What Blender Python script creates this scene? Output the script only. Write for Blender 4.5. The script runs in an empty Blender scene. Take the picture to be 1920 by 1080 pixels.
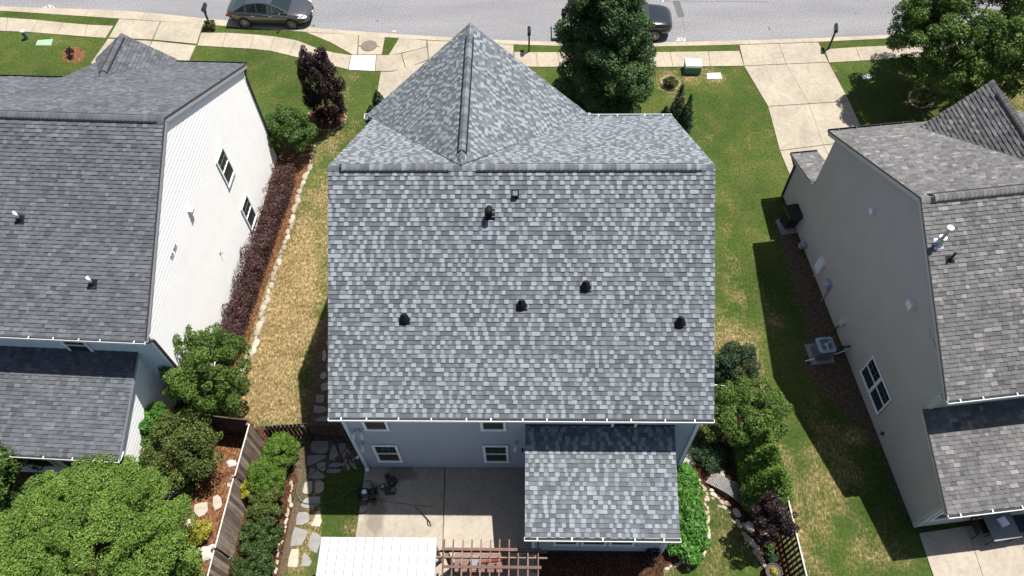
import bpy, math, random
import numpy as np
from mathutils import Vector, Matrix
R=math.radians
SC=bpy.context.scene
COL=SC.collection
# ---------------- camera, sky, sun, exposure ----------------
CAM=np.array([0.282,0.0,27.948]); F=1435.326; PITCH,YAW,ROLL=R(57.16),R(-2.378),R(-1.896)
_f=np.array([math.sin(YAW)*math.cos(PITCH),math.cos(YAW)*math.cos(PITCH),-math.sin(PITCH)])
_r=np.array([math.cos(YAW),-math.sin(YAW),0.0]); _u=np.cross(_r,_f)
RT=_r*math.cos(ROLL)+_u*math.sin(ROLL); UP=-_r*math.sin(ROLL)+_u*math.cos(ROLL)
cd=bpy.data.cameras.new('camera'); cam=bpy.data.objects.new('camera',cd); COL.objects.link(cam)
cam.matrix_world=Matrix(((RT[0],UP[0],-_f[0],CAM[0]),(RT[1],UP[1],-_f[1],CAM[1]),(RT[2],UP[2],-_f[2],CAM[2]),(0,0,0,1)))
cd.sensor_width=36; cd.lens=F/1920*36; cd.clip_start=0.1; cd.clip_end=3000
SC.camera=cam
SUN_AZ,SUN_EL=R(52.0),R(68.5)
w=bpy.data.worlds.new("World"); SC.world=w; w.use_nodes=True
wn=w.node_tree; bg=wn.nodes['Background']; sk=wn.nodes.new('ShaderNodeTexSky'); sk.sky_type='NISHITA'; sk.sun_disc=False
sk.sun_elevation=SUN_EL; sk.sun_rotation=SUN_AZ; sk.altitude=200; sk.air_density=1.0; sk.dust_density=2.0; sk.ozone_density=0.4
wn.links.new(sk.outputs[0],bg.inputs[0]); bg.inputs[1].default_value=0.058
ld=bpy.data.lights.new('sun','SUN'); ld.energy=4.4; ld.angle=R(0.5); ld.color=(1,0.965,0.91)
sun=bpy.data.objects.new('sun',ld); COL.objects.link(sun)
SDIR=Vector((math.sin(SUN_AZ)*math.cos(SUN_EL),math.cos(SUN_AZ)*math.cos(SUN_EL),math.sin(SUN_EL)))
sun.rotation_euler=SDIR.to_track_quat('Z','Y').to_euler(); sun.location=(10,10,60)
SC.view_settings.view_transform='Standard'; SC.view_settings.look='None'; SC.view_settings.exposure=1.1; SC.view_settings.gamma=1.0
SC.cycles.max_bounces=6; SC.cycles.transparent_max_bounces=4

# ---------------- points read off the survey picture, returned as places in the world ----------------
def _ray(px,py): return _f*F+RT*(px-960)-UP*(py-540)
def at(px,py,z=0.0):
    d=_ray(px,py); t=(z-CAM[2])/d[2]; p=CAM+t*d; return (float(p[0]),float(p[1]),float(z))
def onpl(px,py,p0,n):
    d=_ray(px,py); n=np.array(n,float); t=((np.array(p0,float)-CAM)@n)/(d@n); p=CAM+t*d; return tuple(float(a) for a in p)
def pj(p):
    d=np.array(p,float)-CAM; z=d@_f; return (960+F*(d@RT)/z, 540-F*(d@UP)/z)

# ---------------- materials ----------------
def newmat(name):
    m=bpy.data.materials.new(name); m.use_nodes=True; nt=m.node_tree; b=nt.nodes['Principled BSDF']; return m,nt,b
def nd(nt,t,**k):
    n=nt.nodes.new(t)
    for a,v in k.items():
        if a.startswith('i_'):
            key=a[2:]; key=int(key) if key.isdigit() else key.replace('_',' ')
            n.inputs[key].default_value=v
        else: setattr(n,a,v)
    return n
def c4(c): return (c[0],c[1],c[2],1)
def ramp(nt,fac,stops,interp='LINEAR'):
    r=nt.nodes.new('ShaderNodeValToRGB'); r.color_ramp.interpolation=interp; e=r.color_ramp.elements
    while len(e)<len(stops): e.new(0.5)
    for x,(p,c) in zip(e,stops): x.position=p; x.color=c4(c)
    nt.links.new(fac,r.inputs[0]); return r.outputs[0]
def mixc(nt,f,a,b,mode='MIX'):
    m=nt.nodes.new('ShaderNodeMix'); m.data_type='RGBA'; m.blend_type=mode
    for s,v in ((0,f),(6,a),(7,b)):
        if hasattr(v,'links') or isinstance(v,bpy.types.NodeSocket): nt.links.new(v,m.inputs[s])
        else: m.inputs[s].default_value=v if s==0 else c4(v)
    return m.outputs[2]
def noise(nt,scale,detail=3,rough=.55,vec=None,out=0,stretch=None):
    n=nd(nt,'ShaderNodeTexNoise',i_Scale=scale,i_Detail=detail,i_Roughness=rough)
    co=nt.nodes.new('ShaderNodeTexCoord').outputs['Object'] if vec is None else vec
    if stretch:
        mp=nd(nt,'ShaderNodeMapping'); mp.inputs['Scale'].default_value=stretch; nt.links.new(co,mp.inputs[0]); co=mp.outputs[0]
    nt.links.new(co,n.inputs['Vector']); return n.outputs[out]
def bump(nt,b,h,strength=.4,dist=.02):
    n=nd(nt,'ShaderNodeBump',i_Strength=strength,i_Distance=dist); nt.links.new(h,n.inputs['Height']); nt.links.new(n.outputs[0],b.inputs['Normal'])
def mth(nt,op,a,b=None,clamp=False):
    m=nt.nodes.new('ShaderNodeMath'); m.operation=op; m.use_clamp=clamp
    for i,v in ((0,a),(1,b)):
        if v is None: continue
        if isinstance(v,bpy.types.NodeSocket): nt.links.new(v,m.inputs[i])
        else: m.inputs[i].default_value=v
    return m.outputs[0]
def simple(name,col,rough=.6,metal=0,var=.12,scale=3,bmp=0,bscale=40,spec=.5,coat=0,stretch=None):
    m,nt,b=newmat(name)
    if var>0:
        n=noise(nt,scale,4,.6,stretch=stretch); lo=tuple(x*(1-var) for x in col); hi=tuple(min(1,x*(1+var)) for x in col)
        nt.links.new(ramp(nt,n,[(.3,lo),(.7,hi)]),b.inputs['Base Color'])
    else: b.inputs['Base Color'].default_value=c4(col)
    b.inputs['Roughness'].default_value=rough; b.inputs['Metallic'].default_value=metal; b.inputs['Specular IOR Level'].default_value=spec
    b.inputs['Coat Weight'].default_value=coat
    if bmp: bump(nt,b,noise(nt,bscale,3,.6),bmp,.01)
    return m
def attr(nt,name): return nd(nt,'ShaderNodeAttribute',attribute_name=name)
def shingle_mat(name,stops,patch=.12):
    m,nt,b=newmat(name); t=attr(nt,'tone').outputs['Fac']
    col=ramp(nt,t,stops)
    gr=ramp(nt,noise(nt,90,2,.7),[(.3,(.72,.72,.72)),(.7,(1.28,1.28,1.28))])
    col=mixc(nt,1.0,col,gr,'MULTIPLY')
    big=ramp(nt,noise(nt,.55,4,.6),[(.3,(1-patch,)*3),(.7,(1+patch,)*3)])
    col=mixc(nt,1.0,col,big,'MULTIPLY'); 
    nt.links.new(col,b.inputs['Base Color']); b.inputs['Roughness'].default_value=.9; b.inputs['Specular IOR Level'].default_value=.25
    bump(nt,b,noise(nt,160,2,.6),.5,.004); return m
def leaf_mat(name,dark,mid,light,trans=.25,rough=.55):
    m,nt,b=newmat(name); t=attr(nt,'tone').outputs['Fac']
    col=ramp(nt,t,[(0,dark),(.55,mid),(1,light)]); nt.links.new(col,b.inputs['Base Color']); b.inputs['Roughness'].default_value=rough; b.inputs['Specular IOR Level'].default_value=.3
    tr=nd(nt,'ShaderNodeBsdfTranslucent'); bright=mixc(nt,1.0,col,(1.3,1.5,.8),'MULTIPLY'); nt.links.new(bright,tr.inputs[0])
    mx=nd(nt,'ShaderNodeMixShader',i_0=trans); nt.links.new(b.outputs[0],mx.inputs[1]); nt.links.new(tr.outputs[0],mx.inputs[2])
    nt.links.new(mx.outputs[0],nt.nodes['Material Output'].inputs[0]); return m
def tone_mat(name,stops,rough=.85,nscale=14,nvar=.2,bmp=.4,bscale=30,stretch=None):
    m,nt,b=newmat(name); t=attr(nt,'tone').outputs['Fac']; col=ramp(nt,t,stops)
    v=ramp(nt,noise(nt,nscale,5,.65,stretch=stretch),[(.3,(1-nvar,)*3),(.7,(1+nvar,)*3)]); col=mixc(nt,1.0,col,v,'MULTIPLY')
    nt.links.new(col,b.inputs['Base Color']); b.inputs['Roughness'].default_value=rough; b.inputs['Specular IOR Level'].default_value=.3
    if bmp: bump(nt,b,noise(nt,bscale,4,.6),bmp,.01)
    return m
M={}
M['sh_main']=shingle_mat('grey_shingle',[(0,(.055,.060,.067)),(.35,(.083,.091,.101)),(.6,(.114,.125,.138)),(.8,(.172,.191,.209)),(1,(.215,.239,.259))],.05)
M['sh_left']=shingle_mat('charcoal_shingle',[(0,(.046,.049,.055)),(.5,(.074,.079,.088)),(1,(.112,.119,.132))],.1)
M['sh_right']=shingle_mat('brown_grey_shingle',[(0,(.06,.059,.06)),(.5,(.098,.096,.096)),(.85,(.135,.132,.13)),(1,(.18,.175,.17))],.15)
M['sid_blue']=simple('blue_grey_siding',(.33,.36,.44),.65,var=.04,scale=1.2)
M['sid_white']=simple('white_siding',(.83,.82,.81),.55,var=.03,scale=1.5)
M['sid_white_shade']=simple('shaded_white_siding',(.52,.57,.64),.6,var=.03,scale=1.5)  # copy of the white siding with the rear walls' bluish shade in its colour
M['sid_taupe']=simple('taupe_siding',(.43,.385,.355),.65,var=.05,scale=.8)
M['trim']=simple('white_trim',(.8,.81,.82),.45,var=.03)
M['trim_blue']=simple('pale_trim',(.68,.73,.8),.5,var=.03)
M['taupe_trim']=simple('taupe_trim',(.5,.49,.49),.5,var=.03)
M['dark_trim']=simple('dark_bronze_metal',(.035,.03,.03),.4,var=.1)
M['grey_trim']=simple('grey_trim',(.3,.31,.33),.5,var=.05)
M['dirt_shade']=simple('gutter_dirt_and_shade',(.03,.028,.026),.95,var=.3,scale=12)
M['black']=simple('black_plastic',(.012,.012,.013),.45,var=.2,scale=8)
M['blackgloss']=simple('glossy_black_plastic',(.015,.015,.017),.22,var=.1)
M['vent']=simple('black_rubber_boot',(.008,.008,.009),.7,var=.2,spec=.2)
M['foundation']=simple('concrete_foundation',(.22,.21,.2),.9,var=.15,bmp=.3)
def glass():
    m,nt,b=newmat('window_glass'); nt.links.new(ramp(nt,noise(nt,1.5,2,.5),[(.35,(.006,.01,.01)),(.65,(.018,.035,.028))]),b.inputs['Base Color'])
    b.inputs['Roughness'].default_value=.06; b.inputs['Specular IOR Level'].default_value=.5; return m
M['glass']=glass()
M['screen']=simple('insect_screen',(.012,.014,.016),.7,var=.1)
def concrete(name,col,stain=.25):
    m,nt,b=newmat(name)
    a=ramp(nt,noise(nt,.6,5,.6),[(.3,tuple(x*(1-stain) for x in col)),(.6,col),(.8,tuple(x*1.08 for x in col))])
    s=ramp(nt,noise(nt,6,6,.7),[(.32,(.8,.79,.77)),(.5,(.97,.97,.97)),(.66,(1.07,1.07,1.07))]); f=ramp(nt,noise(nt,120,2,.6),[(.3,(.9,.9,.9)),(.7,(1.1,1.1,1.1))])
    c=mixc(nt,1.0,mixc(nt,1.0,a,s,'MULTIPLY'),f,'MULTIPLY'); nt.links.new(c,b.inputs['Base Color']); b.inputs['Roughness'].default_value=.9; b.inputs['Specular IOR Level'].default_value=.2
    bump(nt,b,noise(nt,80,3,.6),.3,.004); return m
M['conc']=concrete('tan_concrete',(.315,.272,.21),.2)
M['conc_drive']=concrete('driveway_concrete',(.31,.272,.215),.24)
M['conc_old']=concrete('weathered_concrete',(.3,.258,.2),.22)
M['conc_white']=concrete('fresh_white_concrete',(.62,.61,.59),.06)
M['conc_grey']=concrete('stained_grey_concrete',(.24,.215,.18),.3)
M['conc_patio']=concrete('patio_concrete',(.31,.272,.22),.16)
def stains(m,spots):
    nt=m.node_tree; b=nt.nodes['Principled BSDF']; src=b.inputs['Base Color'].links[0].from_socket; g=nt.nodes.new('ShaderNodeNewGeometry'); acc=None
    nz=noise(nt,1.6,5,.65,g.outputs['Position'])
    for (x,y,rx,ry,k) in spots:
        mp=nd(nt,'ShaderNodeMapping'); mp.vector_type='TEXTURE'; mp.inputs['Location'].default_value=(x,y,.04); mp.inputs['Scale'].default_value=(rx,ry,50); nt.links.new(g.outputs['Position'],mp.inputs[0])
        ln=nd(nt,'ShaderNodeVectorMath'); ln.operation='LENGTH'; nt.links.new(mp.outputs[0],ln.inputs[0])
        v=mth(nt,'SUBTRACT',1.0,mth(nt,'ADD',ln.outputs['Value'],mth(nt,'MULTIPLY',mth(nt,'SUBTRACT',nz,.5),1.6))); v=mth(nt,'MULTIPLY',mth(nt,'MULTIPLY',v,2.2,True),k)
        acc=v if acc is None else mth(nt,'MAXIMUM',acc,v)
    nt.links.new(mixc(nt,acc,src,(.1,.085,.07)),b.inputs['Base Color'])
_a=at(752,886,.04); _b=at(704,965,.04); _c=at(690,1000,.04); _d=at(700,912,.04)
stains(M['conc_patio'],[(_a[0],_a[1],.75,.4,.6),(_b[0],_b[1],.42,.95,.55),(_c[0],_c[1],.7,.5,.25),(_d[0],_d[1],.3,.25,.6)])
def road():
    m,nt,b=newmat('asphalt')
    f=ramp(nt,noise(nt,16,5,.85),[(.33,(.06,.06,.063)),(.5,(.168,.166,.173)),(.68,(.36,.355,.365))])
    g=ramp(nt,noise(nt,.35,5,.65,stretch=(.35,1.6,1)),[(.3,(.82,.82,.83)),(.7,(1.08,1.08,1.07))])
    k=ramp(nt,noise(nt,2.2,3,.4),[(.22,(.45,.45,.45)),(.27,(1,1,1))])
    nt.links.new(mixc(nt,1.0,mixc(nt,1.0,f,g,'MULTIPLY'),k,'MULTIPLY'),b.inputs['Base Color']); b.inputs['Roughness'].default_value=.9; b.inputs['Specular IOR Level'].default_value=.2
    bump(nt,b,noise(nt,40,3,.7),.5,.01); return m
M['road']=road()
M['road_seal']=simple('road_crack_seal',(.07,.07,.072),.8,var=.3,scale=10)
M['paint']=simple('road_paint',(.6,.6,.6),.8,var=.2,scale=20)
def ground():
    m,nt,b=newmat('lawn'); at_=attr(nt,'cover').outputs['Color']; sp=nt.nodes.new('ShaderNodeSeparateColor'); nt.links.new(at_,sp.inputs[0])
    co=nt.nodes.new('ShaderNodeTexCoord').outputs['Object']
    n1=noise(nt,1.1,5,.65,co); n2=noise(nt,7,5,.7,co); n3=noise(nt,38,3,.75,co); n4=noise(nt,14,4,.75,co,stretch=(1,.45,1)); n5=noise(nt,.3,3,.5,co)
    green=ramp(nt,n3,[(.28,(.018,.036,.006)),(.5,(.04,.074,.013)),(.72,(.085,.13,.03))])
    green2=ramp(nt,n3,[(.28,(.036,.045,.011)),(.5,(.07,.083,.023)),(.72,(.135,.138,.05))])
    g=mixc(nt,ramp(nt,n1,[(.38,(0,0,0)),(.66,(1,1,1))]),green,green2)
    g=mixc(nt,1.0,g,ramp(nt,n2,[(.32,(.66,.7,.7)),(.5,(1,1,1)),(.68,(1.3,1.25,1.2))]),'MULTIPLY'); g=mixc(nt,1.0,g,ramp(nt,n4,[(.32,(.72,.76,.74)),(.68,(1.25,1.2,1.15))]),'MULTIPLY')
    g=mixc(nt,1.0,g,ramp(nt,n5,[(.35,(.74,.8,.76)),(.62,(1.16,1.1,1.08))]),'MULTIPLY')
    straw=ramp(nt,n4,[(.3,(.07,.05,.02)),(.44,(.155,.118,.058)),(.56,(.265,.2,.112)),(.7,(.42,.34,.215))])
    straw=mixc(nt,1.0,straw,ramp(nt,n2,[(.32,(.5,.47,.36)),(.5,(.98,.96,.9)),(.66,(1.45,1.42,1.35))]),'MULTIPLY'); straw=mixc(nt,1.0,straw,ramp(nt,n1,[(.3,(.7,.68,.55)),(.55,(1.05,1.03,1))]),'MULTIPLY')
    straw=mixc(nt,1.0,straw,ramp(nt,n3,[(.3,(.75,.75,.72)),(.7,(1.25,1.25,1.25))]),'MULTIPLY')
    # how dry: painted cover + patchy noise
    e=mth(nt,'ADD',mth(nt,'MULTIPLY',n1,.7),mth(nt,'MULTIPLY',n4,.75)); e=mth(nt,'SUBTRACT',e,.725)
    d=mth(nt,'ADD',mth(nt,'MULTIPLY',e,2.0),mth(nt,'SUBTRACT',mth(nt,'MULTIPLY',sp.outputs[0],1.9),.62)); d=mth(nt,'MULTIPLY',d,1.15,True)
    c=mixc(nt,d,g,straw)
    soil=ramp(nt,n2,[(.3,(.045,.032,.022)),(.5,(.095,.066,.047)),(.7,(.16,.118,.085))])
    soil=mixc(nt,1.0,soil,ramp(nt,n3,[(.3,(.7,.7,.7)),(.7,(1.3,1.3,1.3))]),'MULTIPLY')
    s=mth(nt,'MULTIPLY',mth(nt,'ADD',mth(nt,'MULTIPLY',sp.outputs[1],1.7),mth(nt,'SUBTRACT',mth(nt,'MULTIPLY',n2,1.3),1.25)),2.5,True)
    c=mixc(nt,s,c,soil)
    vr=nd(nt,'ShaderNodeTexVoronoi',i_Scale=26.0); mp=nd(nt,'ShaderNodeMapping'); mp.inputs['Scale'].default_value=(1,.5,1); mp.inputs['Rotation'].default_value=(0,0,.6); nt.links.new(co,mp.inputs[0]); nt.links.new(mp.outputs[0],vr.inputs['Vector'])
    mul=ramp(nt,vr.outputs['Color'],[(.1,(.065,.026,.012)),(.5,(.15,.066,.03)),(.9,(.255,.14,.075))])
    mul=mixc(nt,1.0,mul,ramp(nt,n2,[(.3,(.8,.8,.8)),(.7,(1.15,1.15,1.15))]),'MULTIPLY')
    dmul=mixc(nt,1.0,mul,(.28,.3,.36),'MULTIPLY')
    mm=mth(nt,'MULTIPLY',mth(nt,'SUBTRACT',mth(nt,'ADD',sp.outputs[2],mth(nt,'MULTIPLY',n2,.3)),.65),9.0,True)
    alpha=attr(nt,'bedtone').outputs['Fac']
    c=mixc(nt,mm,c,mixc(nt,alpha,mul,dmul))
    nt.links.new(c,b.inputs['Base Color']); b.inputs['Roughness'].default_value=.95; b.inputs['Specular IOR Level'].default_value=.1
    bump(nt,b,mth(nt,'ADD',n3,mth(nt,'MULTIPLY',n4,.6)),.9,.05); return m
M['ground']=ground()
M['leaf_dark']=leaf_mat('dark_maple_leaves',(.013,.03,.007),(.034,.07,.018),(.078,.135,.036),.2)
M['leaf_mid']=leaf_mat('green_leaves',(.02,.042,.007),(.045,.09,.015),(.1,.165,.03),.25)
M['leaf_light']=leaf_mat('light_green_leaves',(.05,.09,.014),(.115,.19,.032),(.2,.3,.055),.32)
M['leaf_bright']=leaf_mat('bright_green_leaves',(.02,.062,.007),(.048,.135,.016),(.095,.235,.035),.3)
M['leaf_olive']=leaf_mat('olive_leaves',(.02,.032,.006),(.055,.08,.015),(.13,.155,.035),.22)
M['leaf_yellow']=leaf_mat('yellow_leaves',(.12,.12,.012),(.27,.26,.028),(.42,.38,.06),.25)
M['leaf_maroon']=leaf_mat('maroon_leaves',(.007,.0035,.004),(.018,.008,.009),(.042,.016,.017),.12)
M['leaf_burg']=leaf_mat('burgundy_leaves',(.016,.008,.008),(.045,.02,.02),(.12,.055,.05),.12)
M['leaf_light2']=leaf_mat('yellow_green_leaves',(.028,.06,.006),(.066,.125,.012),(.12,.2,.022),.25)
M['leaf_hedge']=leaf_mat('dark_hedge_leaves',(.012,.026,.005),(.03,.058,.011),(.07,.115,.025),.2)
M['leaf_tree']=leaf_mat('sunny_green_leaves',(.025,.05,.007),(.06,.11,.017),(.13,.19,.035),.3)
M['leaf_pine']=leaf_mat('dark_needles',(.006,.017,.007),(.017,.038,.015),(.042,.08,.03),.1)
M['leaf_thuja']=leaf_mat('arborvitae_fronds',(.02,.045,.005),(.055,.105,.01),(.12,.19,.022),.15)
M['bark']=tone_mat('bark',[(0,(.05,.038,.028)),(1,(.12,.095,.075))],.9,10,.3,.6,30)
M['wood_fence']=tone_mat('weathered_fence_boards',[(0,(.085,.06,.045)),(.5,(.17,.125,.095)),(1,(.29,.235,.19))],.9,5,.35,.4,30,(1,1,.3))
M['wood_grey']=tone_mat('bleached_sunlit_wood',[(0,(.3,.27,.24)),(1,(.5,.46,.42))],.9,8,.2,.3,30)  # bleached tone that also carries the sunlight on fence tops and rails
M['wood_dark']=tone_mat('dark_stained_boards',[(0,(.035,.023,.017)),(1,(.085,.06,.045))],.85,8,.25,.3,30)
M['wood_perg']=tone_mat('red_brown_stained_wood',[(0,(.1,.056,.043)),(1,(.185,.12,.098))],.75,6,.2,.2,30)
M['wood_bridge']=tone_mat('grey_bridge_boards',[(0,(.05,.055,.065)),(.6,(.14,.14,.145)),(1,(.24,.22,.195))],.9,12,.3,.4,30)
M['stone']=tone_mat('fieldstone',[(0,(.1,.085,.065)),(.3,(.2,.17,.13)),(.7,(.31,.26,.195)),(1,(.42,.39,.34))],.85,7,.22,.6,18)
M['flag']=tone_mat('flagstone',[(0,(.14,.14,.138)),(.5,(.22,.21,.19)),(1,(.36,.315,.24))],.85,4,.15,.5,20)
M['metal']=simple('galvanised_metal',(.5,.53,.57),.35,.7,var=.1)
M['white_metal']=simple('white_metal_sheet',(.78,.78,.77),.5,0,var=.02)
M['plastic_white']=simple('white_plastic',(.7,.7,.7),.5,var=.04)
M['greyblue']=simple('grey_blue_enclosure',(.24,.3,.36),.5,var=.08)
M['util_green']=simple('utility_green_paint',(.075,.19,.145),.5,var=.12)
M['lid_green']=simple('faded_green_lid',(.2,.31,.22),.7,var=.12,scale=6)
M['lid_white']=simple('faded_white_lid',(.42,.5,.43),.7,var=.1,scale=6)
M['hose']=simple('green_hose',(.015,.09,.06),.4,var=.05)
M['hose_y']=simple('yellow_hose',(.3,.22,.06),.5,var=.05)
M['manhole']=simple('reddish_cast_iron',(.13,.09,.075),.8,var=.25,scale=8,bmp=.4)
M['car_grey']=simple('metallic_grey_paint',(.085,.088,.095),.22,.6,var=0,coat=1)
M['car_black']=simple('black_car_paint',(.012,.013,.016),.2,.2,var=0,coat=1)
M['car_glass']=simple('car_glass',(.012,.02,.02),.05,0,var=0)
M['chrome']=simple('chrome',(.6,.6,.62),.15,1,var=0)
M['tyre']=simple('tyre_rubber',(.012,.012,.012),.85,var=.1)
M['rim']=simple('alloy_rim',(.45,.45,.47),.3,.8,var=0)
M['lamp']=simple('headlight_lens',(.65,.68,.7),.1,.2,var=0)
M['tail']=simple('tail_light_lens',(.16,.008,.008),.2,var=0)
M['red']=simple('red_canvas',(.16,.02,.02),.8,var=.1)
M['greybox']=simple('grey_plastic_board',(.13,.14,.155),.6,var=.05)
M['skin']=simple('skin',(.42,.24,.17),.6,var=.04)
M['cloth_black']=simple('black_cloth',(.014,.012,.013),.9,var=.2,scale=12)
M['cloth_maroon']=simple('dark_maroon_cloth',(.045,.012,.012),.9,var=.2,scale=12)
M['glass_lamp']=simple('lamp_glass',(.5,.52,.54),.15,0,var=0)
M['blue_seat']=simple('navy_cushion',(.012,.018,.04),.8,var=.1)
M['terra']=simple('potting_soil',(.06,.036,.024),.8,var=.15)
# ---------------- mesh helpers ----------------
def V3(p): return np.array(p,float)
def cross(a,b): return np.cross(a,b)
def unit(a): a=np.array(a,float); return a/np.linalg.norm(a)
class MB:
    def __init__(s): s.v=[]; s.f=[]; s.m=[]; s.t=[]
    def face(s,pts,mi=0,tone=.5):
        n=len(s.v); s.v.extend([tuple(map(float,p)) for p in pts]); s.f.append(tuple(range(n,n+len(pts)))); s.m.append(mi); s.t.append(tone)
    def mesh(s,vs,fs,mi=0,tone=.5):
        n=len(s.v); s.v.extend([tuple(map(float,p)) for p in vs])
        for f in fs: s.f.append(tuple(n+i for i in f)); s.m.append(mi); s.t.append(tone)
    def obox(s,o,a,b,c,mi=0,tone=.5):   # corner o, edge vectors
        o,a,b,c=map(V3,(o,a,b,c)); P=[o,o+a,o+a+b,o+b,o+c,o+a+c,o+a+b+c,o+b+c]
        if np.dot(np.cross(a,b),c)<0: P=[P[i] for i in (4,5,6,7,0,1,2,3)]
        s.mesh(P,[(0,3,2,1),(4,5,6,7),(0,1,5,4),(1,2,6,5),(2,3,7,6),(3,0,4,7)],mi,tone)
    def box(s,x0,x1,y0,y1,z0,z1,mi=0,tone=.5): s.obox((x0,y0,z0),(x1-x0,0,0),(0,y1-y0,0),(0,0,z1-z0),mi,tone)
    def bar(s,A,B,wd,ht,mi=0,tone=.5,up=(0,0,1)):
        A,B=V3(A),V3(B); d=unit(B-A); side=np.cross(d,up)
        if np.linalg.norm(side)<1e-4: side=np.cross(d,(0,1,0))
        side=unit(side); u=unit(np.cross(side,d)); s.obox(A-side*wd/2-u*ht/2,side*wd,u*ht,B-A,mi,tone)
    def prism(s,poly,z0,z1,mi=0,tone=.5):
        n=len(poly); ar=sum(poly[i][0]*poly[(i+1)%n][1]-poly[(i+1)%n][0]*poly[i][1] for i in range(n))
        if ar<0: poly=poly[::-1]
        vs=[(p[0],p[1],z0) for p in poly]+[(p[0],p[1],z1) for p in poly]
        fs=[tuple(range(n))[::-1],tuple(range(n,2*n))]+[(i,(i+1)%n,n+(i+1)%n,n+i) for i in range(n)]
        s.mesh(vs,fs,mi,tone)
    def slab(s,pts,nrm,th,mi=0,tone=.5):   # planar polygon thickened along nrm by th
        n=len(pts); nv=V3(nrm)*th; top=[V3(p) for p in pts]; bot=[p+nv for p in top]
        s.mesh(top+bot,[tuple(range(n)),tuple(range(n,2*n))[::-1]]+[(i,n+i,n+(i+1)%n,(i+1)%n) for i in range(n)],mi,tone)
    def tube(s,pts,rad,n=8,mi=0,tone=.5,cap=True):
        pts=[V3(p) for p in pts]; k=len(pts); rad=[rad]*k if not hasattr(rad,'__len__') else rad; vs=[]
        ref=None
        for i in range(k):
            d=unit(pts[min(i+1,k-1)]-pts[max(i-1,0)])
            if ref is None: ref=np.cross(d,(0,0,1)) if abs(d[2])<.9 else np.cross(d,(1,0,0))
            ref=unit(ref-d*np.dot(ref,d)); b=np.cross(d,ref)
            for j in range(n):
                a=2*math.pi*j/n; vs.append(pts[i]+rad[i]*(math.cos(a)*ref+math.sin(a)*b))
        fs=[(i*n+j,i*n+(j+1)%n,(i+1)*n+(j+1)%n,(i+1)*n+j) for i in range(k-1) for j in range(n)]
        if cap: fs+= [tuple(range(n))[::-1],tuple(range((k-1)*n,k*n))]
        s.mesh(vs,fs,mi,tone)
    def cyl(s,c,r,h,n=16,mi=0,tone=.5,r2=None): s.tube([c,(c[0],c[1],c[2]+h)],[r,r if r2 is None else r2],n,mi,tone)
    def build(s,name,mats,parent=None,smooth=False,off=(0,0,0)):
        me=bpy.data.meshes.new(name); off=V3(off); v=np.array(s.v)-off
        if parent is None and not np.any(off):
            c=v.mean(0); c[2]=v[:,2].min(); v=v-c; loc=tuple(c)
        else: loc=(0,0,0) if parent is not None else tuple(off)
        me.from_pydata(v.tolist(),[],s.f)
        for m in (mats if isinstance(mats,(list,tuple)) else [mats]): me.materials.append(M[m] if isinstance(m,str) else m)
        me.polygons.foreach_set('material_index',s.m); a=me.attributes.new('tone','FLOAT','FACE'); a.data.foreach_set('value',s.t)
        if smooth: me.polygons.foreach_set('use_smooth',[True]*len(s.f))
        me.update()
        o=bpy.data.objects.new(name,me); COL.objects.link(o); o.location=loc
        if parent is not None: o.parent=parent
        return o
def boxes(name,mats,parent,L,off=(0,0,0)):
    for b in L: mb=MB(); mb.box(*b); mb.build(name,mats,parent,off=off)
def tag(o,label=None,cat=None,group=None,kind=None):
    if label: o['label']=label
    if cat: o['category']=cat
    if group: o['group']=group
    if kind: o['kind']=kind
    return o
def thing(name,label,cat,loc=(0,0,0),rz=0,group=None):
    o=bpy.data.objects.new(name,None); o.empty_display_size=.3; COL.objects.link(o); o.location=loc; o.rotation_euler=(0,0,rz); return tag(o,label,cat,group)
def struct(o): o['kind']='structure'; return o
def dup(o,loc=None,rz=None,label=None,parent=None):
    c=o.copy(); COL.objects.link(c)
    if parent is not None: c.parent=parent
    if loc is not None: c.location=loc
    if rz is not None: c.rotation_euler=(0,0,rz)
    if label: c['label']=label
    for ch in list(o.children): dup(ch,parent=c)
    return c
def clip(poly,a,b,c):   # keep a*x+b*y<=c
    out=[]; n=len(poly)
    for i in range(n):
        p,q=poly[i],poly[(i+1)%n]; dp=a*p[0]+b*p[1]-c; dq=a*q[0]+b*q[1]-c
        if dp<=0: out.append(p)
        if dp*dq<0: t=dp/(dp-dq); out.append((p[0]+t*(q[0]-p[0]),p[1]+t*(q[1]-p[1])))
    return out
def clip_poly(sub,cp):  # cp convex ccw
    n=len(cp)
    for i in range(n):
        p,q=cp[i],cp[(i+1)%n]; ex,ey=q[0]-p[0],q[1]-p[1]; sub=clip(sub,ey,-ex,ey*p[0]-ex*p[1])
        if len(sub)<3: return []
    return sub
def ccw(poly):
    n=len(poly); ar=sum(poly[i][0]*poly[(i+1)%n][1]-poly[(i+1)%n][0]*poly[i][1] for i in range(n)); return poly if ar>0 else poly[::-1]
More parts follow.
